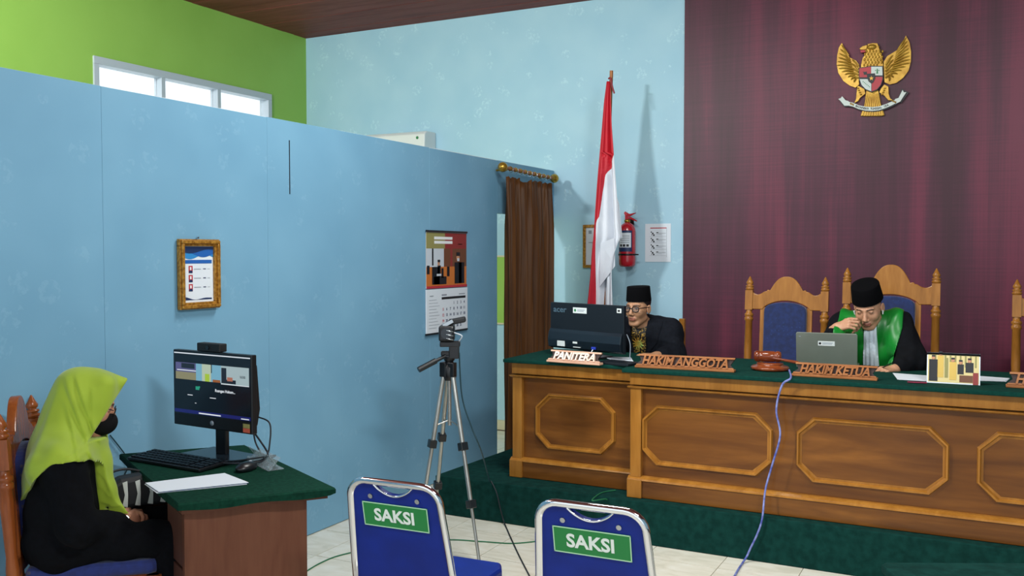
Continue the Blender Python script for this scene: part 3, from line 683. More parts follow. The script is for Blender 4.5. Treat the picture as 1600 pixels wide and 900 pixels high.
for (x, z, rr) in ((.17, .495, .016), (.44, .535, .024)):
    mb.ball((x, z, .002), (rr, rr*1.2, .001), 12, 6, 9, P_); mb.box((x-rr, z+rr*.5, .002), (x+rr, z+rr*1.6, .004), 7, P_)
mb.box((.425, .508, .003), (.455, .53, .0045), 5, P_); mb.box((.14, .405, .003), (.20, .42, .0045), 5, P_); mb.box((.006, .318, .002), (w_-.006, .335, .006), 10, P_)
mb.build('picture_page', ['whiteprint', 'orangeprint', 'brownprint', 'oliveprint', 'darkred', 'paper2', 'dgrey', 'blackprint', 'darkred', 'skinprint', 'redprint'], t)
MB().box((0, h_-.01, 0), (w_, h_+.004, .008), 0, P_).build('binding', 'black', t); MB().box((-.01, -.008, 0), (w_, .004, .008), 0, P_).build('binding', 'black', t)
mb = MB(); prints(mb, Matrix.Translation((.0062, 0, 0)) @ P_, [(.2, .235, w_-.03, .252, 0), (.2, .262, .27, .272, 1), (.44, .264, .53, .27, 1), (.04, .262, .09, .268, 1)]+[(.03, .235-.022*k, .13+.02*(k % 3), .2375-.022*k, 2) for k in range(10)])
mb.build('page_print', ['blackprint', 'greyprint', 'greyprint'], t)
for row in range(5):
    for c_ in range(7):
        v = row*7+c_-2
        if 0 < v < 32: text('numeral', str(v), .028, 'redprint' if c_ == 0 else 'navyprint', t, Matrix.Translation((.0108, .22+c_*.05, .205-row*.042)) @ S, .0002, .0008)
# framed notice, poster on the back wall
t = thing('picture_frame', (-3.225, YB-.003, 1.517), 'gilt framed certificate half hidden behind the flag', 'picture')
mb = MB(); ringframe(mb, .27, .38, .026, .02, FRONT); mb.build('frame', 'goldframe', t, bevel=.003)
mb = MB(); mb.box((.02, .02, 0), (.25, .36, .006), 0, FRONT); prints(mb, Matrix.Translation((0, -.006, 0)) @ FRONT, [(.05, .30, .08, .33, 1), (.1, .3, .2, .306, 1), (.05, .22, .2, .226, 1)]); mb.build('print', ['paper', 'greyprint'], t)
t = thing('poster', (-2.652, YB-.003, 1.572), 'white instruction sheet with four small drawings beside the extinguisher', 'poster')
mb = MB(); mb.box((0, 0, 0), (.228, .326, .002), 0, FRONT); P_ = Matrix.Translation((0, -.0022, 0)) @ FRONT
prints(mb, P_, [(.045, .285, .19, .293, 1)])
for k in range(4):
    z = .235-k*.055
    prints(mb, P_, [(.04, z-.018, .19, z-.0165, 2), (.1, z+.01, .118, z+.018, 3), (.118, z+.008, .185, z+.011, 2), (.1, z-.002, .15, z, 2)])
    for (x, dz, r_) in ((.055, .02, .006), (.068, .008, .008), (.078, -.006, .008), (.06, -.004, .004)): mb.ball((x, z+dz, .001), (r_, r_, .0008), 8, 5, 3, P_)
mb.build('sheet', ['paper', 'redprint', 'greyprint', 'blackprint'], t)
for k in range(1): MB().box((.19, -.0035, .04), (.192, -.002, .29)).build('rule_line', 'greyprint', t)

# ---------------------------------------------------------------- fire extinguisher
t = thing('fire_extinguisher', (-2.785, YB-.085, 1.53), 'red fire extinguisher hanging on the blue wall behind the flag', 'fire extinguisher')
MB().lathe([(.04, 0), (.062, .004), (.07, .02), (.072, .05), (.072, .30), (.066, .335), (.05, .36), (.028, .375), (.022, .38)], seg=28).build('cylinder', 'extred', t)
MB().lathe([(.022, .38), (.026, .385), (.026, .40), (.018, .405), (.016, .415)], seg=16).build('collar', 'brass', t)
mb = MB(); mb.box((-.016, -.018, .405), (.016, .018, .44)); mb.prism([(-.02, .44), (.02, .43), (.075, .455), (.078, .462), (.02, .452), (-.02, .475), (-.03, .46)], -.009, .009, 'y'); mb.prism([(0, .415), (.02, .412), (.085, .385), (.088, .395), (.03, .428)], -.009, .009, 'y'); mb.build('valve_lever', 'extred', t, bevel=.002)
def arcstrip(r, z0, z1, a0, a1, n=14):
    vs = []; fs = []
    for k in range(n+1):
        a_ = a0+(a1-a0)*k/n; vs += [(r*math.sin(a_), -r*math.cos(a_), z0), (r*math.sin(a_), -r*math.cos(a_), z1)]
    for k in range(n): fs.append((2*k, 2*k+2, 2*k+3, 2*k+1))
    return vs, fs
mb = MB(); mb.add(*arcstrip(.0728, .13, .31, -.95, .95), 0, True); mb.add(*arcstrip(.0733, .165, .29, -.8, .8), 1, True)
for k in range(4): mb.add(*arcstrip(.0737, .26-k*.018, .265-k*.018, -.6, .6), 2, True)
for k in range(3): mb.add(*arcstrip(.0737, .172, .192, -.6+k*.42, -.3+k*.42), 3, True)
mb.build('label_sheet', ['navyprint', 'paper', 'greyprint', 'blackprint'], t)
MB().add(*arcstrip(.0742, .098, .112, -1.9, 1.9, 24), 0, True).build('strap', 'black', t, solid=.003)
MB().box((.07, -.03, .1), (.11, -.018, .11)).build('strap_end', 'black', t)
MB().box((-.03, .07, .25), (.03, .084, .42)).build('bracket', 'black', t)

# ---------------------------------------------------------------- flag on a bamboo pole
FY = 7.12
def fX(x, y): p = onY(x, y, FY); return p
top = fX(954, 110)
t = thing('flag', (top.x+.03, FY, PZ+.001), 'red and white flag draped on a standing bamboo pole beside the extinguisher', 'flag')
rx, rz_ = top.x+.03, PZ
pb = fX(941, 472); f_ = (top.z-rz_-.03)/(top.z-pb.z); bx_ = (pb.x-top.x)*f_+top.x-rx+.0
MB().cyl((bx_, .035, .03), (top.x-rx, .02, top.z-rz_), .018, .014).build('pole', 'bamboo', t)
MB().lathe([(.16, 0), (.16, .02), (.05, .05), (.03, .12), (.024, .2)], c=(bx_, .035, 0), seg=24).build('stand', 'bamboo', t)
outl = [(128, 949, 955), (160, 944.5, 956.5), (200, 941, 958.5), (243, 937, 962.5), (275, 934, 966), (310, 931, 970), (350, 928, 974), (372, 926, 978), (380, 925, 974), (400, 923.5, 966), (425, 922, 963), (472, 918, 965), (500, 915, 966)]
bound = [(128, 1.2), (240, 1.1), (245, .95), (262, .70), (275, .45), (300, .37), (340, .30), (348, .22), (400, .28), (472, .34), (500, .34)]
ys = np.linspace(128, 500, 75); L_ = np.interp(ys, [q[0] for q in outl], [q[1] for q in outl]); R_ = np.interp(ys, [q[0] for q in outl], [q[2] for q in outl]); Bd = np.interp(ys, [q[0] for q in bound], [q[1] for q in bound])
nu = 48; vs = []; fs = []; mi = []
for j, yy in enumerate(ys):
    bb = min(max(Bd[j], .02), 1.0); n1 = nu//2 if Bd[j] < 1 else nu
    for i in range(nu+1):
        if i <= nu//2: u = bb*i/(nu//2) if Bd[j] < 1 else i/nu
        else: u = bb+(1-bb)*(i-nu//2)/(nu//2) if Bd[j] < 1 else i/nu
        p = fX(L_[j]+(R_[j]-L_[j])*u, yy)
        wd_ = (R_[j]-L_[j])/40
        dep = .045*wd_*math.sin(u*9+yy*.006)+.02*wd_*math.sin(u*23+yy*.013+1)-.03*u*wd_
        vs.append((p.x-rx, dep-.02, p.z-rz_))
for j in range(len(ys)-1):
    for i in range(nu):
        q = j*(nu+1)+i; fs.append((q+nu+1, q+nu+2, q+1, q)); mi.append(1 if (Bd[j] < 1 and i >= nu//2) else 0)
mb = MB(); mb.add(vs, fs, 0, True); mb.mi = mi
mb.build('cloth', ['red', 'flagwhite'], t, solid=.003)
# folded flap of the white half
def P3(x, y, d): p = fX(x, y); return (p.x-rx, d, p.z-rz_)
mb = MB(); mb.add([P3(965, 300, -.055), P3(972, 320, -.07), P3(978, 372, -.085), P3(965, 379, -.06), P3(964, 340, -.03)], [(4, 3, 2, 1, 0)], 0); mb.build('fold', 'flagwhite', t, solid=.004)
mb = MB(); mb.add([P3(943, 380, -.06), P3(966, 372, -.085), P3(968, 416, -.10), P3(941, 448, -.055), P3(938, 420, -.035)], [(4, 3, 2, 1, 0)], 0); mb.build('fold', 'flagwhite', t, solid=.004)
mb = MB(); mb.tube(cr([P3(953, 124, -.03), P3(957, 124, -.04), P3(959, 136, -.035), P3(962, 147, -.03)]), .007); mb.build('tie_ribbon', 'redribbon', t)

# ---------------------------------------------------------------- garuda emblem on the burgundy wall
gx0, gz0 = -1.09, 2.70      # local units: metres from lower-left of emblem; pixel crop scale
def gq(x, y):               # coordinates of the enlarged view (1012x900 over 180x160 px) -> wall plane
    p = onY(1280+x*180/1012, 40+y*160/900, YB-.03); return (p.x, p.z)
ec = gq(460, 600)
t = thing('garuda_emblem', (ec[0], YB-.023, ec[1]), 'golden eagle national crest with shield and ribbon on the burgundy wall', 'emblem')
def gl(x, y): q = gq(x, y); return (q[0]-ec[0], q[1]-ec[1])
def gpoly(pts): return [gl(*p) for p in pts]
def wing(pts, feathers, name):
    mb = MB(); mb.prism(gpoly(pts), -.02, 0, 'y')
    for (x0, y0, x1, y1, r0, r1) in feathers:
        a_ = gl(x0, y0); b_ = gl(x1, y1); n = 7; P = []
        for k in range(n):
            u = k/(n-1); P.append((a_[0]+(b_[0]-a_[0])*u, -.022-.010*math.sin(PI*min(1, u+.15)), a_[1]+(b_[1]-a_[1])*u+.004*math.sin(u*PI)))
        mb.tube(P, .01, 8, rad=[(r0+(r1-r0)*k/(n-1))*(1 if k < n-1 else .35) for k in range(n)])
    return mb.build(name, 'gold', t, bevel=.003)
lw = [(200, 155), (225, 200), (240, 245), (275, 285), (325, 310), (352, 345), (360, 420), (350, 480), (352, 520), (320, 548), (270, 530), (215, 490), (170, 420), (155, 340), (160, 260), (175, 195)]
lf = []
for k in range(12):
    u = k/11; lf.append((262+60*u, 268+205*u, 196+(-38 if u < .5 else -38+(u-.5)*2*150)*min(1, u*2.2)+0, 172+330*u+30*math.sin(u*PI), .0075, .0055))
lf2 = [(345, 360+k*26, 290-6*k, 300+k*36, .007, .006) for k in range(5)]
wing(lw, lf+lf2, 'wing')
rw = [(762, 90), (795, 150), (808, 230), (806, 320), (785, 400), (740, 460), (680, 505), (620, 520), (575, 500), (570, 400), (568, 320), (600, 270), (650, 240), (690, 215), (725, 180), (745, 130)]
rf = []
for k in range(13):
    u = k/12; ex = 768+34*math.sin(u*2.6) if u < .6 else 790-170*((u-.6)/.4); rf.append((690-70*u, 225+235*u, ex, 108+385*u, .0075, .0055))
rf2 = [(585, 350+k*28, 650+4*k, 262+k*38, .007, .006) for k in range(5)]
wing(rw, rf+rf2, 'wing')
mb = MB(); mb.prism(gpoly([(390, 200), (420, 170), (470, 158), (515, 160), (540, 235), (560, 310), (565, 370), (560, 470), (480, 600), (370, 470), (370, 350), (385, 290), (415, 245), (405, 225)]), -.03, 0, 'y')
for r_ in range(6):
    for c_ in range(6-(r_ < 1)):
        x, y = 398+c_*28+(r_ % 2)*12, 352-r_*24; q = gl(x+r_*2, y); mb.ball((q[0], -.032, q[1]), (.0085, .009, .011), 8, 6)
q = gl(465, 195); mb.ball((q[0], -.03, q[1]), (.034, .026, .022), 14, 8)
for k in range(5): q = gl(520+k*8, 190+k*30); mb.ball((q[0], -.022, q[1]), (.012, .01, .009), 8, 6)
mb.build('neck_and_head', 'gold', t, bevel=.003)
mb = MB(); mb.prism(gpoly([(430, 178), (385, 190), (358, 212), (372, 222), (400, 222), (420, 215)]), -.05, -.015, 'y'); mb.build('beak', 'gold', t, bevel=.002)
mb = MB(); mb.prism(gpoly([(366, 226), (405, 224), (412, 240), (372, 246)]), -.045, -.015, 'y'); tag(mb.build('tongue', 'redprint', t), 'red open mouth')
q = gl(428, 180); MB().ball((q[0], -.056, q[1]), (.005, .003, .004), 8, 6).build('eye', 'blackprint', t)
mb = MB(); mb.prism(gpoly([(415, 570), (520, 570), (545, 690), (575, 790), (545, 797), (395, 797), (365, 795), (400, 690)]), -.02, 0, 'y')
for k in range(9): a_ = gl(425+k*11, 600); b_ = gl(385+k*22, 792); mb.tube([(a_[0], -.02, a_[1]), (b_[0], -.022, b_[1])], .006, 6)
mb.build('tail', 'gold', t, bevel=.002)
for pts, cl in (([(340, 530), (400, 560), (408, 600), (360, 640), (345, 665), (310, 685), (325, 650), (330, 600)], (290, 690)), ([(575, 520), (610, 540), (612, 600), (625, 640), (650, 660), (610, 660), (575, 620), (530, 590), (545, 555)], (660, 668))):
    mb = MB(); mb.prism(gpoly(pts), -.026, 0, 'y')
    for k in range(4): q = gl(pts[0][0]+k*8*(1 if pts[0][0] < 400 else -1)+5, 555+k*18); mb.ball((q[0], -.028, q[1]), (.010, .008, .006), 8, 6)
    for k in range(3): q = gl(cl[0]+k*12-10, cl[1]+k*5); mb.ball((q[0], -.034, q[1]), (.0055, .009, .009), 8, 6)
    mb.build('leg', 'gold', t, bevel=.003)
# shield
def shield_poly(s=1.):
    c = (460, 480); P = [(352, 378), (460, 362), (564, 362), (567, 420), (566, 480), (550, 530), (515, 572), (466, 592), (410, 570), (372, 530), (355, 480), (352, 430)]
    return [((x-c[0])*s+c[0], (y-c[1])*s+c[1]) for x, y in P]
def clip(poly, f):
    out = []; n = len(poly)
    for i in range(n):
        a_, b_ = poly[i], poly[(i+1) % n]; fa, fb = f(a_), f(b_)
        if fa >= 0: out.append(a_)
        if fa*fb < 0: u = fa/(fa-fb); out.append((a_[0]+(b_[0]-a_[0])*u, a_[1]+(b_[1]-a_[1])*u))
    return out
sh = MB().prism(gpoly(shield_poly(1.0)), -.045, -.01, 'y').build('shield', 'blackprint', t)
ins = shield_poly(.94)
TL = clip(clip(ins, lambda p: 462-p[0]), lambda p: 462-p[1]); TR = clip(clip(ins, lambda p: p[0]-462), lambda p: 445-p[1])
BL = clip(clip(ins, lambda p: 462-p[0]), lambda p: p[1]-478); BR = clip(clip(ins, lambda p: p[0]-466), lambda p: p[1]-458)
for pts, m_ in ((TL, 'redprint'), (TR, 'signwhite'), (BL, 'signwhite'), (BR, 'redprint')): MB().prism(gpoly(pts), -.047, -.044, 'y').build('quarter', m_, sh)
mb = MB(); mb.prism(gpoly([(425, 432), (495, 428), (498, 470), (482, 505), (465, 518), (440, 500), (428, 470)]), -.052, -.046, 'y'); mb.build('centre_shield', 'blackprint', sh)
st = [(465+(22 if k % 2 == 0 else 9)*math.sin(k*PI/5), 472-(22 if k % 2 == 0 else 9)*math.cos(k*PI/5)) for k in range(10)]
MB().prism(gpoly(st), -.055, -.051, 'y').build('star', 'gold', sh)
mb = MB(); 
for (x, y, a_, b_) in ((515, 392, .005, .004), (500, 402, .0045, .0035), (530, 402, .0045, .0035), (515, 402, .006, .004)): q = gl(x, y); mb.ball((q[0], -.048, q[1]), (a_, .002, b_), 10, 6)
mb.prism(gpoly([(511, 402), (519, 402), (523, 430), (507, 430)]), -.05, -.046, 'y'); mb.build('tree_mark', 'greenprint', sh)
mb = MB(); mb.prism(gpoly([(388, 412), (400, 415), (425, 412), (424, 440), (398, 440), (395, 425)]), -.049, -.046, 'y'); mb.build('bull_mark', 'blackprint', sh)
mb = MB()
for k in range(6): q = gl(392+k*11, 500+k*9); mb.box((q[0]-.0025, -.048, q[1]-.004), (q[0]+.0025, -.046, q[1]+.004))
mb.build('sprig_marks', 'greenprint', sh)
# ribbon
mid = [(255, 690), (300, 700), (350, 722), (410, 735), (470, 738), (530, 732), (590, 712), (640, 690), (680, 668)]
up = [gl(x, y-18) for x, y in mid]; lo = [gl(x, y+16) for x, y in mid]
rb = MB().prism(up+lo[::-1], -.036, -.028, 'y'); rb.prism(gpoly([(262, 668), (235, 660), (205, 625), (195, 640), (172, 650), (190, 665), (225, 708), (262, 708)]), -.034, -.024, 'y'); rb.prism(gpoly([(670, 650), (700, 640), (735, 570), (748, 592), (768, 590), (735, 640), (715, 672), (672, 692)]), -.034, -.024, 'y')
rb = rb.build('ribbon', 'signwhite', t)
rs = MB(); up = [gl(x+6, y-10) for x, y in mid]; lo = [gl(x+6, y+24) for x, y in mid]; rs.prism(up+lo[::-1], -.027, -.012, 'y'); rs.prism(gpoly([(262, 680), (235, 668), (175, 645), (200, 690), (225, 716), (262, 716)]), -.022, -.01, 'y'); rs.prism(gpoly([(690, 650), (725, 560), (790, 590), (745, 650), (720, 684)]), -.022, -.01, 'y'); rs.build('ribbon_shadow', 'blackprint', t)  # black copy shifted down and right, a painted shadow of the ribbon
s = 'BHINNEKA TUNGGAL IKA'
for k, ch in enumerate(s):
    if ch == ' ': continue
    u = k/(len(s)-1); xx = 330+275*u; yy = np.interp(xx, [m_[0] for m_ in mid], [m_[1] for m_ in mid])-1; sl = (np.interp(xx+8, [m_[0] for m_ in mid], [m_[1] for m_ in mid])-np.interp(xx-8, [m_[0] for m_ in mid], [m_[1] for m_ in mid]))/16
    q = gl(xx, yy); text('letter', ch, .021, 'blackprint', rb, Matrix.Translation((q[0], -.0365, q[1])) @ Matrix.Rotation(math.atan(sl), 4, 'Y') @ FRONT, .0006, .0006)

# ---------------------------------------------------------------- witness desk (left foreground)
DZ = .76
A, B_, C_, D_ = [onZ(x, y, DZ) for x, y in ((187, 709), (382, 695), (524, 762), (278, 787))]
for p in (A,): p.x = max(p.x, XP+.03)
ctr = (A+B_+C_+D_)/4
dk = thing('office_desk', (ctr.x, ctr.y, 0), 'brown laminate office desk with a green cloth top at the left', 'desk')
def dl(p): return (p.x-ctr.x, p.y-ctr.y)
uAD = (D_-A).normalized(); uDC = (C_-D_).normalized()
def inset(a, b, c_, d): # bilinear position inside the top: s along A->D, t along the short side
    return None
def dp(s_, t_): return A*(1-s_)*(1-t_)+D_*s_*(1-t_)+B_*(1-s_)*t_+C_*s_*t_
MB().prism([dl(p) for p in (dp(.02, .03), dp(.98, .03), dp(.97, .97), dp(.03, .97))], DZ-.045, DZ-.022, 'z').build('tabletop', 'deskwood', dk)
MB().prism([dl(p) for p in (dp(.915, .06), dp(.945, .06), dp(.925, .86), dp(.895, .86))], 0, DZ-.046, 'z').build('side_panel', 'deskwood', dk, bevel=.001)
MB().prism([dl(p) for p in (dp(.06, .06), dp(.09, .06), dp(.09, .86), dp(.06, .86))], 0, DZ-.046, 'z').build('side_panel', 'deskdark', dk)
MB().prism([dl(p) for p in (dp(.09, .80), dp(.895, .80), dp(.895, .83), dp(.09, .83))], .12, DZ-.046, 'z').build('modesty_panel', 'deskdark', dk)
MB().prism([dl(p) for p in (dp(.66, .10), dp(.91, .10), dp(.90, .78), dp(.65, .78))], .06, DZ-.05, 'z').build('drawer_box', 'deskdark', dk)
for k in range(3):
    MB().prism([dl(p) for p in (dp(.665, .075), dp(.905, .075), dp(.905, .1), dp(.665, .1))], .08+k*.205, .08+k*.205+.195, 'z').build('drawer', 'deskdark', dk, bevel=.003)
# cloth with softly wavy front hem
mb = MB(); ring = []
cor = [A, D_, C_, B_]; N = 26
for k in range(4):
    for i in range(N):
        p = cor[k].lerp(cor[(k+1) % 4], i/N); ring.append((p, k, i/N))
vs = [(p.x-ctr.x, p.y-ctr.y, 0) for p, k, u in ring]
n = len(ring); hem = []
for p, k, u in ring:
    d = {0: .024, 1: .026, 2: .02, 3: .02}[k]+(.012*math.sin(u*PI)*(.5+.5*math.sin(u*9)) if k in (0, 1) else 0); hem.append(d)
vs2 = [(v[0]*1.004, v[1]*1.004, -.006) for v in vs]; vs3 = [(v[0]*1.004, v[1]*1.004, -hem[i]) for i, v in enumerate(vs)]
mb.add([(v[0]*.992, v[1]*.992, 0) for v in vs]+vs2+vs3, [tuple(range(n))]+[(n+i, n+(i+1) % n, (i+1) % n, i) for i in range(n)]+[(2*n+i, 2*n+(i+1) % n, n+(i+1) % n, n+i) for i in range(n)], 0)
o = mb.build('desk_cloth', 'felt2'); o.location = (ctr.x, ctr.y, DZ)
tag(o, 'dark green cloth covering the top of the brown office desk', 'tablecloth')
DZ += .001

# all-in-one computer
mc = onZ(346, 712, DZ)
t = thing('desktop_computer', (mc.x, mc.y, DZ), 'black all-in-one computer showing a video call on the green desk', 'computer', math.radians(-4))
zz0, zz1 = .125, .46; hw = .247; dy = -.05
def U(x, z): return (x, z)
MB().box((-hw, dy, zz0), (hw, dy+.028, zz1)).build('bezel', 'black', t, bevel=.004)
MB().prism([(dy+.028, zz0+.02), (dy+.028, zz1-.02), (dy+.05, zz1-.05), (dy+.065, zz0+.10), (dy+.05, zz0+.03)], -hw+.04, hw-.02, 'x').build('rear_housing', 'black', t, bevel=.004)
scn = MB().box((-hw+.008, dy-.0008, zz0+.052), (hw-.008, dy, zz1-.008)).build('screen', 'screen', t)
sx0, sx1, sz0, sz1 = -hw+.008, hw-.008, zz0+.052, zz1-.008
SW, SH = sx1-sx0, sz1-sz0
def su(items, name, mats):
    mb = MB()
    for k, (x0, z0_, x1, z1_, mi) in enumerate(items):
        y = dy-.0012-.0002*(k % 7); mb.add([(sx0+x0*SW, y, sz0+z0_*SH), (sx0+x1*SW, y, sz0+z0_*SH), (sx0+x1*SW, y, sz0+z1_*SH), (sx0+x0*SW, y, sz0+z1_*SH)], [(0, 1, 2, 3)], mi)
    return mb.build(name, mats, scn)
mats = ['s_white', 's_purple', 's_blue', 's_tan', 's_cream', 's_lime', 's_orange', 's_wall', 's_dark', 's_teal', 's_navy', 's_skin']
su([(.0, .972, 1, .99, 0)], 'title_bar', mats); su([(0, .02, 1, .075, 10), (.33, .03, .62, .05, 0), (.88, .03, .98, .045, 0)], 'task_bar', mats)
su([(.02, .56, .5, .83, 3), (.02, .68, .30, .83, 1), (.10, .74, .28, .82, 8), (.04, .70, .30, .715, 0), (.30, .56, .38, .83, 2), (.38, .56, .50, .83, 4), (.42, .56, .48, .68, 5), (.32, .60, .36, .66, 8), (.40, .64, .43, .68, 8)], 'video_tile', mats)
su([(.50, .56, .64, .83, 2), (.47, .70, .51, .83, 8), (.52, .56, .62, .60, 6), (.63, .54, .985, .83, 7), (.635, .56, .70, .80, 8), (.66, .56, .82, .62, 8), (.71, .60, .78, .66, 11), (.705, .66, .785, .72, 8), (.86, .56, .97, .64, 8), (.88, .62, .93, .67, 11), (.87, .66, .94, .70, 8), (.63, .54, .985, .552, 0)], 'video_tile', mats)
su([(.29, .41, .34, .465, 9), (.33, .44, .35, .47, 9), (.18, .31, .25, .322, 0), (.48, .30, .56, .312, 0), (.28, .19, .30, .2, 0)], 'call_icons', mats)
text('screen_text', 'Ruangan Hukum...', .017, 's_white', scn, Matrix.Translation((sx0+.68*SW, dy-.0022, sz0+.43*SH)) @ FRONT, .0002, .0004)
MB().lathe([(.001, -.001), (.011, -.001), (.011, 0)], (0, dy, zz0+.026), axis='y').build('maker_badge', 'greyprint', t)
mb = MB(); mb.box((hw-.055, dy-.001, zz0+.006), (hw-.015, dy, zz0+.024), 1); mb.box((hw-.055, dy-.001, zz0+.025), (hw-.015, dy, zz0+.043), 0); mb.build('sticker', ['oliveprint', 'sticker_red'], t)
MB().box((-.032, -.005, .008), (.032, .018, zz0+.1)).build('stand', 'black', t, bevel=.004)
MB().prism([(-.17, -.10), (.17, -.12), (.17, .07), (-.15, .09)], 0, .009, 'z').build('foot', 'dgrey2', t, bevel=.003)
wc = thing('webcam', (mc.x-.02, mc.y-.03, DZ+.461), 'flat black webcam box sitting on top of the computer screen', 'webcam', math.radians(-4))
MB().box((-.072, -.02, 0), (.072, .022, .036)).build('housing', 'blackm', wc, bevel=.004)
MB().cyl((0, -.02, .018), (0, -.026, .018), .009).build('lens', 'dgrey2', wc)
# keyboard
k0, k1 = onZ(222, 712, DZ), onZ(335, 731, DZ); kc = (k0+k1)/2+Vector((.02, -.02, 0)); ka = math.atan2(k1.y-k0.y, k1.x-k0.x)
t = thing('keyboard', (kc.x, kc.y, DZ), 'black keyboard at the front left of the green desk', 'keyboard', ka)
Kt = Matrix.Rotation(.05, 4, 'X')
MB().box((-.225, -.075, .004), (.225, .075, .018), X=Kt).build('body', 'black', t, bevel=.004)
km = None
for r_ in range(5):
    for c_ in range(18):
        if km is None: o = MB().prism([(-.009, -.009), (.009, -.009), (.009, .009), (-.009, .009)], 0, .006, 'z').build('key', 'dgrey', t, bevel=.0015, seg=1); km = o.data
        else: o = bpy.data.objects.new('key', km); COL.objects.link(o); o.parent = t
        o.matrix_local = Kt @ Matrix.Translation((-.205+c_*.0237+(.012 if 14 < c_ else 0), -.055+r_*.0265, .018))
mb = MB(); mb.box((.205, .062, .018), (.212, .066, .0195), X=Kt); mb.build('indicator', 'sticker_red', t)
for s in (-1, 1): MB().box((s*.18-.02, .055, 0), (s*.18+.02, .07, .008)).build('foot', 'black', t)
# mouse
mp_ = onZ(385, 735, DZ)
t = thing('computer_mouse', (mp_.x, mp_.y, DZ), 'glossy black computer mouse right of the papers on the desk', 'mouse', ka+.1)
mb = MB(); n = 9
mb.ball((0, 0, .012), (.034, .055, .024), 18, 10); 
for i, v in enumerate(mb.v): mb.v[i] = (v[0], v[1], max(v[2], .0))
mb.build('shell', 'black', t)
MB().ball((0, .025, .033), (.004, .009, .004)).build('wheel', 'greyprint', t)
# papers
pc = [onZ(226, 757, DZ), onZ(350, 742, DZ), onZ(386, 757, DZ), onZ(245, 771, DZ)]
sheet('paper_stack', pc, 'white papers in front of the mouse on the green desk', 'papers', .0025, 'paper', 3, 'navyprint', DZ)
# acrylic holder at the far corner
hp = onZ(437, 725, DZ)
t = thing('acrylic_holder', (hp.x-.02, hp.y+.01, DZ), 'clear acrylic sign holder on the far right edge of the desk', 'holder', math.atan2((C_-B_).y, (C_-B_).x))
L = Matrix.Rotation(.65, 4, 'X'); MB().box((-.12, -.03, 0), (.12, -.027, .1), X=L).build('front_face', 'acrylic', t)
L = Matrix.Translation((0, -.085, 0)) @ Matrix.Rotation(-.8, 4, 'X'); MB().box((-.12, -.002, 0), (.12, .001, .07), X=L).build('back_face', 'acrylic', t)
MB().box((-.12, -.09, 0), (.12, -.02, .003)).build('base', 'acrylic', t)
for s in (-1, 1): MB().cyl((s*.1, -.08, .011), (s*.125, -.08, .011), .008).build('end_cap', 'acrylic', t)
# computer cables
def cable(name, pts, r, mat, label, n=8):
    o = MB().tube(cr(pts, n), r, 6).build(name, mat); tag(o, label, 'cable'); return o
cx, cy = mc.x+.235, mc.y-.03
cable('cable', [(cx-.01, cy+.02, DZ+.19), (cx+.05, cy+.02, DZ+.17), (cx+.07, cy+.0, DZ+.1), (cx+.06, cy-.02, DZ+.03), (cx-.02, cy-.05, DZ+.008), (cx-.12, cy-.1, DZ+.006), (cx-.2, cy-.13, DZ+.006)], .0035, 'cable', 'black computer cable looping from the screen side down to the desk')
cable('cable', [(cx-.05, cy+.03, DZ+.14), (cx-.045, cy+.04, DZ+.07), (cx+.0, cy+.05, DZ+.01), (cx+.08, cy+.02, DZ+.035), (cx+.03, cy-.04, DZ+.03), (cx-.08, cy-.07, DZ+.012), (cx-.16, cy-.08, DZ+.012)], .0035, 'cable', 'lower black cable coiled at the foot of the computer')
cable('cable', [(cx-.02, cy, DZ+.13), (cx+.05, cy-.01, DZ+.07), (cx+.075, cy-.02, DZ+.045), (cx+.06, cy-.03, DZ+.02), (cx+.01, cy-.09, DZ+.016), (cx-.1, cy-.13, DZ+.014), (cx-.26, cy-.14, DZ+.004)], .004, 'cable', 'thick black cable running in front of the computer foot')
cable('cable', [onX(172, 680, XP+.012), onX(188, 700, XP+.014), onX(196, 712, XP+.012), onX(200, 730, XP+.012), onX(186, 760, XP+.012), onX(188, 790, XP+.012)], .003, 'cable_teal', 'thin dark cable hanging on the partition beside the seated woman')

# ---------------------------------------------------------------- visitor chairs around the desk
E_ = Vector((.70, .714, 0)).normalized(); RZW = math.atan2(E_.y, E_.x)-PI/2
RT = Vector((E_.y, -E_.x, 0))
HW = atD(130, 615, 3.58)                                  # the seated woman's head
WR = Vector((HW.x, HW.y, 0))-E_*.10                       # under her hips
chair('wooden_chair', (-3.278-.70*.045, 2.352-.714*.045, 0), RZW-.07, 'red-brown wooden chair with dotted blue fabric under the seated woman', .455, 1.07, 1.10, 'redwood', 'bluedot', False, sd=.5, seat_z=.44, rec=.06)
# striped bag on that chair
bp = Vector((WR.x, WR.y, 0))+E_*.27-RT*.14
t = thing('handbag', (bp.x-.0, bp.y, .622), 'black and white striped bag on the lap of the woman behind her hands', 'bag', RZW+PI/2+.25)
prof = [(-.12, 0), (.12, 0), (.105, .11), (.05, .135), (-.06, .125), (-.11, .10)]
MB().prism(prof, -.045, .045, 'y').build('body', 'zebrab', t, bevel=.02, seg=3)
for k in range(5):
    x = -.095+k*.048
    mb = MB(); mb.prism([(x-.010, .015), (x+.010, .01), (x+.012, .06), (x+.010, .115), (x-.008, .11), (x, .06)], -.0475, -.044, 'y'); mb.build('stripe', 'zebraw', t)
MB().tube(cr([(-.08, 0, .11), (-.09, 0.02, .14), (-.02, 0.04, .145), (.07, 0, .12)]), .005).build('handle', 'zebrab', t)

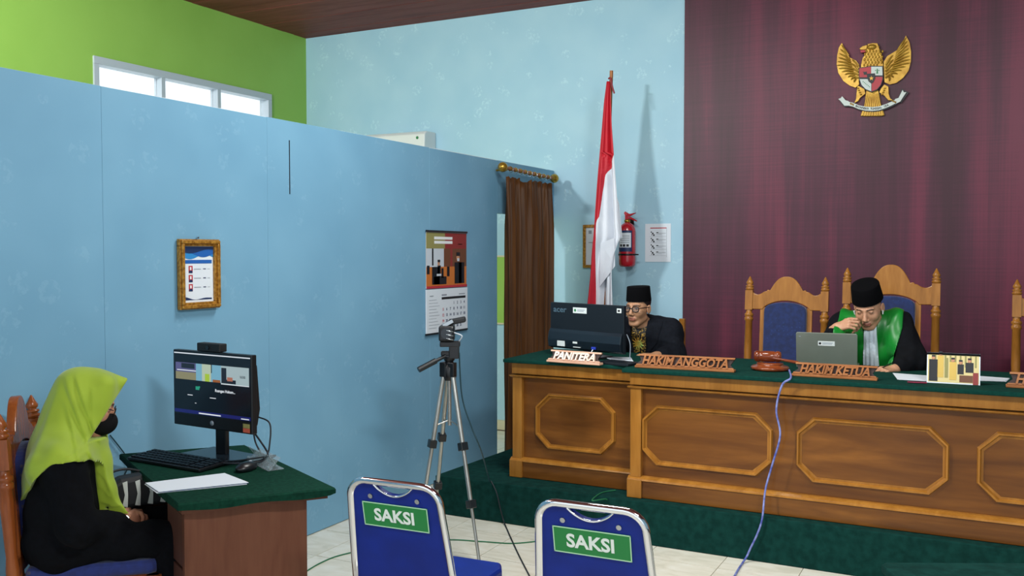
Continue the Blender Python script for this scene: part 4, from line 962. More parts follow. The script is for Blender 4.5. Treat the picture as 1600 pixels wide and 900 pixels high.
# ---------------------------------------------------------------- SAKSI chairs
def saksi(cpt, rz, label, wt=.34):
    """origin on floor under the top of the backrest; faces local +y"""
    H = .872
    t = thing('stacking_chair', (cpt.x, cpt.y, 0), label, 'chair', rz, 'blue stacking chairs with SAKSI signs')
    rec = .20; Bk = Matrix.Translation((0, 0, H)) @ Matrix.Rotation(rec, 4, 'X') @ Matrix.Translation((0, 0, -H))
    wb_ = .40; hb = .40
    def side(z): u = (H-z)/hb; return wt/2+(wb_-wt)/2*u
    # tube frame: an upside-down U whose sides run on down to the floor
    rc = .065; P = []
    for s in (-1,):
        pass
    path = []
    zs = [H-hb, H-hb*.75, H-hb*.5, H-hb*.25, H-rc-.01]
    Ls = [(-side(z), 0, z) for z in zs]
    arcL = [(-side(H-rc)+rc-rc*math.cos(a_), 0, H-rc+rc*math.sin(a_)) for a_ in [PI/2*k/7 for k in range(8)]]
    arcR = [(-x, y, z) for x, y, z in arcL[::-1]]; Rs = [(-x, y, z) for x, y, z in Ls[::-1]]
    path = Ls+arcL+arcR+Rs
    path = [tuple(Bk @ Vector(p)) for p in path]
    foot = [(-.215, .52, 0.0), (-.215, .46, .18), (-.212, .36, .36)]
    path = foot+path+[(-x, y, z) for x, y, z in foot[::-1]]
    MB().tube(path, .0125, 10, sx=1.25).build('chrome_frame', 'chrome', t)
    # upholstered back with a scooped hand hole at the top
    w0 = lambda z: side(z)-.008
    rr = .055
    outer = [(-w0(H-hb), H-hb), (w0(H-hb), H-hb), (w0(H-.2), H-.2), (w0(H-rr), H-rr-.006)]
    outer += [(w0(H-rr)-rr+rr*math.cos(a_), H-rr-.006+rr*math.sin(a_)) for a_ in [PI/2*k/6 for k in range(1, 7)]]
    hx = .075
    dip = [(hx*(1-2*k/12), H-.006-.036*math.sin(PI*k/12)**.8) for k in range(13)]
    outer += dip+[(-x, z) for x, z in outer[3:10][::-1]]+[(-w0(H-.2), H-.2)]
    MB().prism(outer, -.006, .014, 'y', X=Bk).build('backrest', 'saksiblue', t, bevel=.004)
    MB().tube([tuple(Bk @ Vector((x, -.006, z-.003))) for x, z in dip], .004, 6).build('hand_hole_trim', 'chrome', t)
    for s in (-1, 1): MB().lathe([(.0085, -.010), (.0085, -.006), (.004, -.005)][::-1], (s*.092, 0, H-.052), axis='y', X=Bk).build('screw', 'steel', t)
    sg = Bk @ Matrix.Translation((0, -.0075, H-.118))
    si = MB().box((-.128, -.0016, -.044), (.128, 0, .044), 0, sg).build('sign', 'signgreen', t)
    mb = MB()
    for (x0, z0_, x1, z1_) in ((-.128, -.044, .128, -.0405), (-.128, .0405, .128, .044), (-.128, -.044, -.1245, .044), (.1245, -.044, .128, .044)): mb.box((x0, -.0022, z0_), (x1, -.0012, z1_), 0, sg)
    mb.build('border', 'signborder', si)
    o = text('lettering', 'SAKSI', .062, 'signwhite', si, sg @ Matrix.Translation((-.004, -.0022, -.002)) @ FRONT, .0004, .0018, sx=1.04)
    # seat, rear legs
    MB().prism([(-.19, .09), (.19, .09), (.2, .44), (.17, .5), (-.17, .5), (-.2, .44)], .43, .475, 'z').build('seat', 'saksiblue', t, bevel=.014, seg=3)
    for s in (-1, 1): MB().tube([(s*.205, .4, .42), (s*.208, .2, .40), (s*.212, .05, .2), (s*.215, -.04, 0)], .0115, 8).build('rear_leg', 'chrome', t)
    MB().cyl((-.21, .45, .2), (.21, .45, .2), .009).build('crossbar', 'chrome', t)
    for s in (-1, 1):
        for yy in (-.04, .52): MB().cyl((s*.215, yy, 0), (s*.215, yy, .02), .016).build('rubber_foot', 'black', t)
    return t
s1 = atD(614, 762, 3.14); s2 = atD(922, 793, 2.85)
saksi(s1, .05, 'blue and chrome stacking chair with a green SAKSI sign, the one nearer the brown desk')
saksi(s2, .03, 'blue and chrome stacking chair with a green SAKSI sign, the one nearer the long bench')

# ---------------------------------------------------------------- tripod with camera
def ld(lat, dist, z=0.): return Vector((.8886*lat-.4587*dist, .4587*lat+.8886*dist, z))
tc_ = ld(-.345, 5.1); feet = [ld(-.172, 4.86), ld(-.53, 5.02), ld(-.46, 5.42)]
tr = thing('tripod', (tc_.x, tc_.y, 0), 'silver tripod with black joints in front of the calendar', 'tripod')
o0 = Vector((tc_.x, tc_.y, 0)); hz = 1.0
for k, f_ in enumerate(feet):
    a_ = Vector((0, 0, hz))+(f_-o0).normalized()*.03; b_ = f_-o0; b_.z = .012
    d = b_-a_; rads = [.0135, .0115, .009]; cuts = [0, .40, .70, 1.]
    leg = MB().cyl(a_, a_+d*.40, .0135, .013, 12).build('leg', 'alu', tr)
    for j in (1, 2): MB().cyl(a_+d*cuts[j], a_+d*(cuts[j+1]-.0), rads[j], rads[j], 12).build('leg_section', 'alu', leg)
    for j in (1, 2):
        p = a_+d*cuts[j]; u_ = d.normalized(); X_ = Matrix.Translation(p) @ u_.to_track_quat('Z', 'Y').to_matrix().to_4x4()
        MB().box((-.022, -.02, -.022), (.022, .022, .022), X=X_).build('clamp', 'black', leg, bevel=.004)
    MB().ball(b_, .014).build('foot', 'black', leg)
    MB().cyl(a_+d*.3, Vector((0, 0, hz-.27)), .004).build('brace', 'alu', leg)
    MB().box((-.02, -.018, -.03), (.02, .018, .05), X=Matrix.Translation(a_)).build('leg_hinge', 'black', tr, bevel=.004)
MB().cyl((0, 0, hz-.30), (0, 0, hz+.06), .011).build('centre_column', 'alu', tr)
MB().lathe([(.032, hz-.05), (.04, hz-.03), (.04, hz+.02), (.028, hz+.04), (.022, hz+.055), (.03, hz+.06), (.03, hz+.08)]).build('collar', 'black', tr)
rr_ = Vector((.8886, .4587, 0)); ff_ = Vector((-.4587, .8886, 0)); up_ = Vector((0, 0, 1))
HX = basis(rr_, ff_, up_)
mb = MB(); mb.box((.0, -.03, hz+.07), (.055, .03, hz+.14), X=HX); mb.box((-.05, -.03, hz+.135), (.06, .03, hz+.165), X=HX); mb.box((-.045, -.02, hz+.085), (.02, .02, hz+.11), X=HX); mb.build('pan_head', 'black', tr, bevel=.005)
mb = MB(); mb.cyl(HX @ Vector((-.02, -.02, hz+.085)), HX @ Vector((-.155, -.09, hz+.02)), .010); mb.cyl(HX @ Vector((-.07, -.045, hz+.062)), HX @ Vector((-.16, -.092, hz+.018)), .016); mb.build('pan_handle', 'black', tr)
cm = thing('video_camera', (tc_.x, tc_.y, hz+.1665), 'small black video camera with open flip screen on the tripod', 'camera')
mb = MB(); mb.box((-.055, -.05, 0), (.03, .06, .085), X=HX); mb.build('body', 'black', cm, bevel=.012, seg=3)
mb = MB(); mb.cyl(HX @ Vector((-.012, -.06, .045)), HX @ Vector((-.012, -.04, .045)), .03); mb.build('lens_barrel', 'dgrey2', cm)
mb = MB(); mb.lathe([(.02, 0), (.026, .005), (.026, .008), (.02, .012)], (-.0, 0, 0), X=HX @ Matrix.Translation((-.012, -.0, .084))); mb.build('top_dial', 'steel', cm)
mb = MB(); mb.box((-.01, -.03, 0), (.085, .04, .03), X=HX @ Matrix.Translation((.01, .0, .088)) @ Matrix.Rotation(-.2, 4, 'Y')); mb.build('flip_screen', 'blackm', cm, bevel=.008)
mb = MB(); mb.box((-.03, -.034, .0), (.03, -.03, .018), X=HX @ Matrix.Translation((.0, -.0, .09)) @ Matrix.Rotation(-.5, 4, 'Y')); mb.build('chrome_trim', 'steel', cm)
for k in range(3): mb = MB(); mb.tube([tuple(HX @ Vector((-.02+.045*q/6, -.052-.01*math.sin(q/6*PI), .02+k*.022-.010*q/6))) for q in range(7)], .003, 5); mb.build('grip_ridge', 'steel', cm)
mb = MB(); mb.tube(cr([tuple(HX @ Vector(p)) for p in ((.02, -.03, .05), (.07, -.02, .03), (.055, -.01, .0))]), .004, 5); mb.build('strap', 'paper2', cm)
cable('cable', [HX @ Vector((.055, 0, 0))+Vector((tc_.x, tc_.y, hz+.1)), atD(722, 620, 5.15), atD(737, 668, 5.15), atD(752, 705, 5.2), onZ(765, 752, PZ+.004)], .004, 'cable_teal', 'dark cable hanging from the tripod head down to the dais')
cable('cable', [onZ(765, 752, PZ+.004)+Vector((.01, .0, .002)), onY(776, 770, 4.95), onY(782, 795, 4.955), onY(787, 814, 4.955), onZ(791, 824, .005), onZ(798, 840, .005), onZ(811, 868, .004), onZ(830, 905, .004)], .004, 'cable', 'black cable running down the dais and across the floor tiles')
cable('cable', [onZ(478, 893, .004), onZ(500, 880, .004), onZ(530, 868, .004), onZ(580, 858, .004), onZ(690, 844, .004), onZ(750, 846, .004), onZ(800, 849, .004), onZ(845, 845, .004)], .0035, 'cable_green', 'green cable lying across the floor behind the left SAKSI chair')
cable('cable', [Vector((-1.96, 4.985, .20)), Vector((-1.95, 4.96, .235)), onZ(925, 782, PZ+.004), onZ(940, 770, PZ+.004), onZ(962, 766, PZ+.004)], .0035, 'cable_green', 'green cable crossing the dais edge behind the right SAKSI chair')
y1 = 5.008
cable('cable', [onZ(1233, 578, TZ+.006), Vector((-.93, 4.99, TZ+.003)), onY(1222, 602, 4.972), onY(1213, 640, 4.985), onY(1219, 680, 4.99), onY(1207, 725, 4.985), onY(1196, 765, 4.975), onY(1191, 810, 4.95), onY(1183, 835, 4.945), onY(1172, 858, 4.945), onY(1167, 869, 4.94), onZ(1160, 880, .006), onZ(1154, 889, .006), onZ(1145, 905, .005)], .0055, 'cable_blue', 'blue and white cable hanging down the front of the bench to the floor')

# ---------------------------------------------------------------- green table in the lower right corner
c0 = onZ(1373, 878, .75); u_ = (onZ(1600, 879, .75)-c0).normalized(); v_ = Vector((u_.y, -u_.x, 0))
t = thing('side_table', (c0.x, c0.y, 0), 'dark green covered table corner at the lower right edge', 'table', math.atan2(u_.y, u_.x))
MB().prism([(.0, -.02), (.02, 0), (1.4, 0), (1.4, -.6), (0, -.6)], .725, .75, 'z').build('covered_top', 'carpet', t, bevel=.006)
for x in (.06, 1.34):
    for y in (-.06, -.54): MB().box((x-.025, y-.025, 0), (x+.025, y+.025, .724)).build('leg', 'deskdark', t)
MB().box((.05, -.55, .63), (1.35, -.05, .724)).build('apron', 'deskdark', t)
# ---------------------------------------------------------------- people: signed distance bodies turned into one continuous skin
class Field:
    def __init__(s, lo, hi, h):
        s.lo = np.array(lo, float); s.h = h; s.n = np.ceil((np.array(hi)-s.lo)/h).astype(int)+1
        s.ax = [(s.lo[i]+h*np.arange(s.n[i])).astype(np.float32) for i in range(3)]
        s.D = np.full(s.n, .08, np.float32)
    def grid(s): return s.ax[0][:, None, None], s.ax[1][None, :, None], s.ax[2][None, None, :]
    def _sub(s, lo, hi):
        a = np.clip(np.floor((np.array(lo)-s.lo)/s.h).astype(int), 0, s.n); b = np.clip(np.ceil((np.array(hi)-s.lo)/s.h).astype(int)+1, 0, s.n)
        sl = tuple(slice(a[i], b[i]) for i in range(3))
        return sl, s.ax[0][sl[0]][:, None, None], s.ax[1][sl[1]][None, :, None], s.ax[2][sl[2]][None, None, :]
    def _mix(s, sl, d, k, sub=False):
        a = s.D[sl]
        if sub:
            h_ = np.clip(.5-.5*(d+a)/k, 0, 1); s.D[sl] = a*(1-h_)+(-d)*h_+k*h_*(1-h_)
        else:
            h_ = np.clip(.5+.5*(a-d)/k, 0, 1); s.D[sl] = a*(1-h_)+d*h_-k*h_*(1-h_)
    def ell(s, c, r, F=None, R=None, k=.012, sub=False):
        c = np.array(c, float); r = np.array(r, float); m = np.eye(3) if R is None else np.array(R)
        if F is not None: c = F[:3, :3] @ c+F[:3, 3]; m = F[:3, :3] @ m
        e = np.sqrt((m**2) @ (r**2))+k+.03
        sl, X, Y, Z = s._sub(c-e, c+e)
        if 0 in s.D[sl].shape: return s
        dx, dy, dz = X-c[0], Y-c[1], Z-c[2]
        u = [(m[0, i]*dx+m[1, i]*dy+m[2, i]*dz) for i in range(3)]
        k0 = np.sqrt(sum((u[i]/r[i])**2 for i in range(3))); k1 = np.sqrt(sum((u[i]/r[i]**2)**2 for i in range(3)))+1e-6
        s._mix(sl, (k0*(k0-1)/k1).astype(np.float32), k, sub); return s
    def cap(s, a, b, ra, rb, F=None, k=.012, sub=False):
        a = np.array(a, float); b = np.array(b, float)
        if F is not None: a = F[:3, :3] @ a+F[:3, 3]; b = F[:3, :3] @ b+F[:3, 3]
        e = max(ra, rb)+k+.03
        sl, X, Y, Z = s._sub(np.minimum(a, b)-e, np.maximum(a, b)+e)
        if 0 in s.D[sl].shape: return s
        d = b-a; L2 = max(float(d @ d), 1e-9)
        t = np.clip(((X-a[0])*d[0]+(Y-a[1])*d[1]+(Z-a[2])*d[2])/L2, 0, 1)
        q = np.sqrt((X-a[0]-t*d[0])**2+(Y-a[1]-t*d[1])**2+(Z-a[2]-t*d[2])**2)-(ra+(rb-ra)*t)
        s._mix(sl, q.astype(np.float32), k, sub); return s
    def chain(s, pts, rs, k=.012, F=None):
        for i in range(len(pts)-1): s.cap(pts[i], pts[i+1], rs[i], rs[i+1], F, k)
        return s
    def copy(s):
        o = Field.__new__(Field); o.lo = s.lo; o.h = s.h; o.n = s.n; o.ax = s.ax; o.D = s.D.copy(); return o
def surface(F, name, mat, parent, colour=None, keep=True):
    D = F.D; ins = D < 0; h = F.h
    nx, ny, nz = D.shape
    cnt = np.zeros((nx-1, ny-1, nz-1), np.int8)
    for i in (0, 1):
        for j in (0, 1):
            for k in (0, 1): cnt += ins[i:nx-1+i, j:ny-1+j, k:nz-1+k]
    act = np.argwhere((cnt > 0) & (cnt < 8))
    vid = np.full(cnt.shape, -1, np.int32); vid[tuple(act.T)] = np.arange(len(act))
    corners = np.array([(i, j, k) for i in (0, 1) for j in (0, 1) for k in (0, 1)])
    vals = np.stack([D[act[:, 0]+c[0], act[:, 1]+c[1], act[:, 2]+c[2]] for c in corners], 1)
    acc = np.zeros((len(act), 3)); num = np.zeros(len(act))
    for p in range(8):
        for q in range(p+1, 8):
            if np.abs(corners[p]-corners[q]).sum() != 1: continue
            a, b = vals[:, p], vals[:, q]; m = (a < 0) != (b < 0)
            t = np.where(m, a/np.where(m, a-b, 1), 0)
            acc += m[:, None]*(corners[p]+(corners[q]-corners[p])*t[:, None]); num += m
    V = F.lo+(act+acc/num[:, None])*h
    faces = []
    for axn in range(3):
        sl0 = [slice(None)]*3; sl1 = [slice(None)]*3; sl0[axn] = slice(0, -1); sl1[axn] = slice(1, None)
        a, b = ins[tuple(sl0)], ins[tuple(sl1)]; e = np.argwhere(a != b)
        u, v = [(1, 2), (2, 0), (0, 1)][axn]
        ok = (e[:, u] > 0) & (e[:, v] > 0) & (e[:, u] < D.shape[u]-1) & (e[:, v] < D.shape[v]-1); e = e[ok]
        fl_ = a[tuple(e.T)]
        def cid(du, dv): c = e.copy(); c[:, u] -= du; c[:, v] -= dv; return vid[tuple(c.T)]
        q = np.stack([cid(1, 1), cid(0, 1), cid(0, 0), cid(1, 0)], 1); q[~fl_] = q[~fl_][:, ::-1]; faces.append(q)
    Q = np.concatenate(faces); Q = Q[(Q >= 0).all(1)]
    if keep:                                       # keep the largest connected piece only
        lab = np.arange(len(V))
        for _ in range(400):
            m = lab[Q].min(1); new = lab.copy()
            for c in range(4): np.minimum.at(new, Q[:, c], m)
            new = new[new]
            if (new == lab).all(): break
            lab = new
        root = np.bincount(lab).argmax(); Q = Q[lab[Q[:, 0]] == root]
        used = np.zeros(len(V), bool); used[Q.ravel()] = True; mp = np.cumsum(used)-1; V = V[used]; Q = mp[Q]
    me = bpy.data.meshes.new(name); me.vertices.add(len(V)); me.vertices.foreach_set('co', V.astype(np.float32).ravel())
    me.loops.add(Q.size); me.loops.foreach_set('vertex_index', Q.astype(np.int32).ravel())
    me.polygons.add(len(Q)); me.polygons.foreach_set('loop_start', np.arange(0, Q.size, 4, dtype=np.int32)); me.polygons.foreach_set('loop_total', np.full(len(Q), 4, np.int32))
    me.update(); me.validate(); me.polygons.foreach_set('use_smooth', np.ones(len(me.polygons), bool))
    if colour is not None:
        c = np.ones((len(V), 4), np.float32); c[:, :3] = colour(V)
        at_ = me.color_attributes.new('Col', 'FLOAT_COLOR', 'POINT'); at_.data.foreach_set('color', c.ravel())
    me.materials.append(M[mat]); o = bpy.data.objects.new(name, me); COL.objects.link(o); o.parent = parent; return o
def rotm(ax, a):
    c, s_ = math.cos(a), math.sin(a)
    m = {'x': [[1, 0, 0], [0, c, -s_], [0, s_, c]], 'y': [[c, 0, s_], [0, 1, 0], [-s_, 0, c]], 'z': [[c, -s_, 0], [s_, c, 0], [0, 0, 1]]}[ax]
    return np.array(m)
def frame(t, R): m = np.eye(4); m[:3, :3] = R; m[:3, 3] = t; return m
def headframe(c, yaw=0, pitch=0, roll=0):  # yaw left +, pitch down +
    return frame(c, rotm('z', yaw) @ rotm('x', -pitch) @ rotm('y', roll))
def add_head(F, H, k=.02, old=False):
    # head centre between the ears; x right, y forward, z up
    F.ell((0, -.022, .045), (.073, .090, .075), H, k=k)
    F.ell((0, .018, -.01), (.066, .070, .085), H, k=k)
    F.ell((0, .030, -.060), (.046, .048, .048), H, k=k)
    F.ell((0, .062, -.098), (.024, .020, .016), H, k=.02)
    F.cap((-.045, -.0, -.062), (-.020, .058, -.094), .018, .015, H, .018).cap((.045, 0, -.062), (.020, .058, -.094), .018, .015, H, .018)
    for s in (-1, 1):
        F.ell((s*.040, .056, -.022), (.022, .022, .024), H, k=.018)
        F.cap((s*.012, .081, .030), (s*.044, .066, .030), .009, .007, H, .010)
        F.ell((s*.031, .092, .010), (.017, .014, .011), H, k=.010, sub=True)
        F.ell((s*.031, .0715, .010), (.0135, .0125, .0125), H, k=.002)
        F.cap((s*.020, .0805, .0165), (s*.042, .0755, .0155), .0035, .003, H, .003)
        F.cap((s*.020, .080, .0035), (s*.042, .075, .004), .0032, .003, H, .003)
        F.ell((s*.0125, .094, -.032), (.0085, .009, .0075), H, k=.005)
        F.ell((s*.078, -.006, -.004), (.006, .018, .031), H, R=rotm('z', s*.35) @ rotm('x', .12), k=.006)
        F.ell((s*.084, -.002, .002), (.0035, .010, .018), H, R=rotm('z', s*.35), k=.003, sub=True)
    F.cap((0, .082, .018), (0, .104, -.024), .0075, .0115, H, .010)
    F.ell((0, .078, -.060), (.026, .016, .016), H, k=.014)
    F.cap((-.017, .088, -.0555), (.017, .088, -.0555), .0045, .0045, H, .004)
    F.ell((0, .0935, -.0550), (.012, .005, .004), H, k=.004)
    F.cap((-.014, .088, -.0665), (.014, .088, -.0665), .0055, .0055, H, .004)
    F.cap((-.020, .094, -.0605), (.020, .094, -.0605), .0018, .0018, H, .002, sub=True)
    if old:
        for s in (-1, 1): F.cap((s*.018, .098, -.030), (s*.034, .086, -.058), .0022, .0018, H, .005, sub=True)
def head_colour(H, skin, hair=None, hair_z=.06, lip='#8c4b42', down=False):
    Ri = np.linalg.inv(H); S = np.array(lin(skin)[:3]); Hc = np.array(lin(hair or '#15110f')[:3]); Lc = np.array(lin(lip)[:3])
    def f(V):
        L = V @ Ri[:3, :3].T+Ri[:3, 3]; x, y, z = L.T; c = np.tile(S, (len(V), 1)); ax = np.abs(x)
        head = (np.linalg.norm(L, axis=1) < .17)
        n_ = .5+.5*np.sin(x*90+y*70)*np.sin(z*80); c *= (1-.05*n_)[:, None]
        def mix(m, col, w=1.):
            m = (np.clip(m, 0, 1)*w)[:, None]; c[:] = c*(1-m)+np.array(col)*m
        mix(((ax > .014) & (ax < .048) & (y > .055) & (np.abs(z-(.031-.10*np.abs(ax-.03))) < .0042) & head).astype(float), Hc, .8)
        mix(((y > .082) & (ax < .024) & (z < -.050) & (z > -.073) & head).astype(float), Lc, .75)
        mix(((y > .05) & (((ax-.031)/.0125)**2+((z-.0105)/.0058)**2 < 1) & head).astype(float), (.05, .03, .025))
        mix(((y > .05) & (((ax-.031)/.0105)**2+((z-.0095)/.0036)**2 < 1) & head).astype(float), (.24, .19, .17) if not down else S*.7)
        mix(((y > .05) & (((ax-.031)/.0048)**2+((z-.0095)/.0045)**2 < 1) & head & (not down)).astype(float), (.02, .012, .01))
        if hair: mix((((z > hair_z-.045*np.clip((-y+.02)/.05, -1, 2.2)) & (y < .045) & (ax < .1) | (z > .085)) & head & ~((ax > .073) & (z < .04))).astype(float), Hc)
        return c
    return f
def handframe(wrist, fdir, back):
    y = np.array(fdir, float); y /= np.linalg.norm(y); z = np.array(back, float); z -= y*(z @ y); z /= np.linalg.norm(z); x = np.cross(y, z)
    return frame(wrist, np.stack([x, y, z], 1))
def add_hand(F, Hf, side, curl=(.5, .7, .5), sc=1., thumb=(.5, .4), spread=.06, vary=.08):
    """side=+1: the thumb leaves on +x; fingers run along +y, back of the hand +z"""
    P = lambda p: np.array(p)*sc
    F.cap(P((0, -.03, 0)), P((0, .01, 0)), .023*sc, .024*sc, Hf, .012)
    for k in range(4):
        x = side*(.030-.020*k)
        F.cap(P((x*.6, .008, 0)), P((x, .078-.004*abs(k-1), -.002)), .0135*sc, .0105*sc, Hf, .012)
    Ls = [(.042, .025, .021), (.046, .029, .022), (.042, .027, .021), (.033, .020, .019)]
    for k in range(4):
        x = side*(.030-.020*k); p = np.array((x, .080-.004*abs(k-1), -.002)); a = 0; sp = side*spread*(1.5-k)
        for j in range(3):
            a += curl[j]+vary*(k-1)*(j < 2); d = np.array((math.sin(sp)*math.cos(a), math.cos(sp)*math.cos(a), -math.sin(a)))
            q = p+d*Ls[k][j]; F.cap(P(p), P(q), (.0092-.0008*j)*sc, (.0086-.0009*j)*sc, Hf, .0022); p = q
    p = np.array((side*.020, .012, -.010)); d = np.array((side*math.sin(.75), math.cos(.75), -.35*thumb[0]-.1)); d /= np.linalg.norm(d)
    q = p+d*.046; F.cap(P(p), P(q), .0145*sc, .011*sc, Hf, .008)
    a = thumb[1]; d2 = np.array((side*math.sin(.75-a), math.cos(.75-a), -.35-thumb[0]*.3)); d2 /= np.linalg.norm(d2)
    q2 = q+d2*.030; F.cap(P(q), P(q2), .0105*sc, .0095*sc, Hf, .003); d3 = np.array((side*math.sin(.75-a*1.9), math.cos(.75-a*1.9), -.5)); d3 /= np.linalg.norm(d3)
    F.cap(P(q2), P(q2+d3*.024), .0095*sc, .0078*sc, Hf, .002)
def torso(F, pel, chest, nb, shR, shL, g=0., k=.05):
    """pelvis, chest, neck base, shoulders; g grows the surface for cloth"""
    pel, chest, nb, shR, shL = [np.array(q, float) for q in (pel, chest, nb, shR, shL)]
    F.ell(pel, (.165+g, .115+g, .11+g), k=k); mid = (pel+chest)/2
    up = (chest-pel)/np.linalg.norm(chest-pel); R = rotm('x', -math.atan2(up[1], up[2]))
    F.ell(mid, (.150+g, .105+g, .14+g), R=R, k=k); F.ell(chest, (.165+g, .108+g, .145+g), R=R, k=k)
    F.cap(shR, shL, .058+g, .058+g, k=k); F.cap((shR+nb)/2, nb, .05+g, .052+g, k=k); F.cap((shL+nb)/2, nb, .05+g, .052+g, k=k)
def arm(F, sh, el, wr, g=0., k=.02, ends=(.048, .042, .028)):
    F.cap(sh, el, ends[0]+g, ends[1]+g, k=k); F.cap(el, wr, ends[1]+g, ends[2]+g, k=k)
def peci(parent, H, r=.083, hh=.095, zc=.055, back=-.018, taper=.93, depth=1.12):
    mb = MB(); Hm = Matrix([list(q) for q in H]); n = 36; vs = []; prof = [(1, 0), (1.0, .01), (1-(1-taper)*.5, hh*.5), (taper, hh-.004), (taper*.97, hh), (taper*.55, hh-.003), (.05, hh-.004)]
    for q, z in prof:
        for i in range(n):
            t = 2*PI*i/n; c_, s_ = math.cos(t), math.sin(t)
            vs.append((r*q*c_, back+r*depth*q*s_, zc+z+.012*(-s_)*(-1)*0))
    fs = [(j*n+i, j*n+(i+1) % n, (j+1)*n+(i+1) % n, (j+1)*n+i) for j in range(len(prof)-1) for i in range(n)]
    mb.add(vs, fs, 0, True, Hm); mb.add(vs, [tuple(range((len(prof)-1)*n, len(prof)*n)), tuple(range(n))[::-1]], 0, False, Hm)
    return mb.build('cap', 'peci', parent)
def person(loc, rz, label):
    return thing('person', loc, label, 'person', rz)
def to_local(root, p):
    m = Matrix.Translation(root.location) @ Euler(root.rotation_euler).to_matrix().to_4x4()
    return np.array(m.inverted() @ Vector(p))
def torso_coords(F, base, pitch, lean=0.):
    X, Y, Z = F.grid(); x = X-base[0]; y = Y-base[1]; z = Z-base[2]; c, s_ = math.cos(pitch), math.sin(pitch)
    return x+0*z-lean*z, y*c-z*s_, y*s_+z*c       # across, forward, up along the spine
def legs(parent, hip, knee, foot, mat, hw=.09, r=(.082, .06, .045), vox=.011):
    F = Field((-.3, hip[1]-.15, 0), (.3, max(knee[1], foot[1])+.25, knee[2]+.12), vox)
    for s in (-1, 1):
        F.cap((s*hw, hip[1], hip[2]), (s*(hw+.03), knee[1], knee[2]), r[0], r[1], k=.02); F.cap((s*(hw+.03), knee[1], knee[2]), (s*(hw+.03), foot[1], .07), r[1], r[2], k=.02)
    F.ell((0, hip[1]-.0, hip[2]+.01), (.16, .12, .08), k=.03)
    o = surface(F, 'trousers', mat, parent)
    for s in (-1, 1):
        mb = MB(); mb.ball((s*(hw+.03), foot[1]+.06, .04), (.042, .13, .038), 14, 8); mb.box((s*(hw+.03)-.036, foot[1]-.06, 0), (s*(hw+.03)+.036, foot[1]+.16, .02)); mb.build('shoe', 'black', parent)
    return o

# ---- the judge: black robe, green satin panels, white pleated neckcloth, black cap, hand raised to his mouth
jr = person((-.585, 6.03, PZ+.001), PI, 'man in black and green robe and black cap, hand at his mouth')
def J(x, y, Y): return to_local(jr, onY(x, y, Y))
hc = J(1357, 481, 5.74); pel = np.array((0, .02, .56)); nb = J(1362, 502, 5.84)+np.array((0, 0, .005)); ch = np.array((.01, .12, .84))
shR = J(1318, 507, 5.86); shL = J(1403, 507, 5.86)
wrR = J(1308, 512, 5.62); elR = J(1297, 556, 5.60); wrL = J(1399, 577, 5.60); elL = J(1426, 567, 5.74)
Hh = headframe(hc, yaw=-.12, pitch=.46, roll=.06)
hR = handframe(wrR, J(1342, 498, 5.585)-wrR+np.array((0, 0, .0)), (.2, .75, .75))
hL = handframe(wrL, J(1376, 577, 5.53)-wrL, (0, .25, 1))
F = Field((-.36, -.16, .45), (.40, .60, 1.32), .0036)
torso(F, pel, ch, nb-np.array((0, 0, .02)), shR, shL)
F.chain([nb-np.array((0, 0, .03)), tuple(hc+Hh[:3, :3] @ np.array((0, -.03, -.06)))], [.056, .052], k=.03)
add_head(F, Hh)
arm(F, shR, elR, wrR); arm(F, shL, elL, wrL)
add_hand(F, hR, -1, (.75, 1.0, .6), 1.0, (.3, .5)); add_hand(F, hL, -1 if False else 1, (.45, .75, .5), 1.0, (.6, .4))
surface(F, 'body', 'skin', jr, head_colour(Hh, '#bb8a6c', '#14100f', .05, '#8a4a40', True))
Fr = Field((-.40, -.22, .44), (.44, .56, 1.16), .0055)
torso(Fr, pel, ch, nb-np.array((0, 0, .05)), shR-np.array((0, 0, .006)), shL-np.array((0, 0, .006)), .022, .05)
Fr.cap(shR, elR, .078, .085, k=.03).cap(elR, wrR+(elR-wrR)*.36, .082, .062, k=.03); Fr.cap(shL, elL, .080, .085, k=.04).cap(elL, wrL+(elL-wrL)*.34, .085, .06, k=.03)
Fr.cap((.1, .05, .53), (.12, .38, .53), .1, .085, k=.04).cap((-.1, .05, .53), (-.12, .38, .53), .1, .085, k=.04)
X, Y, Z = Fr.grid()
Fr.D += .004*np.sin(X*70+Z*18)*np.cos(Y*40+Z*9)
base = Fr.copy()
tx, ty, tz = torso_coords(Fr, (nb[0], nb[1], nb[2]), .36)
Fr.D = np.maximum(Fr.D, -np.maximum(np.abs(tx)-.040-.35*np.maximum(tz+.05, 0), np.maximum(-ty-.03, -tz-.12)))   # open collar
surface(Fr, 'robe', 'robe', jr)
def shell(base, reg, grow, name, mat, parent, ripple=None):
    o = base.copy(); o.D = base.D-grow
    if ripple is not None: o.D = o.D+ripple
    o.D = np.maximum(o.D, reg).astype(np.float32); return surface(o, name, mat, parent, keep=False)
tx, ty, tz = torso_coords(base, (nb[0], nb[1], nb[2]), .36)
rip = .0045*np.sin(tx*150)+.002*np.sin(tx*330+tz*8)
for s in (1, -1):
    w_out = .175-.30*np.clip(-tz, 0, .6)+.0*tz; w_in = .036-.04*np.clip(-tz-.05, 0, .3)
    reg = np.maximum(np.maximum(s*tx-np.maximum(w_out, .085), w_in-s*tx), np.maximum(-ty+.0-.05, -tz-.50)); reg = np.maximum(reg, tz-.09)
    shell(base, reg, .009, 'satin_panel', 'satin', jr, .003*np.sin(tx*60+tz*10))
reg = np.maximum(np.abs(tx+.004)-.034-.012*np.clip(-tz*4, 0, 1), np.maximum(-ty+.02, -tz-.42)); reg = np.maximum(reg, tz-.075)
shell(base, reg, .020, 'neckcloth', 'jabot', jr, .004*np.sin(tx*260))
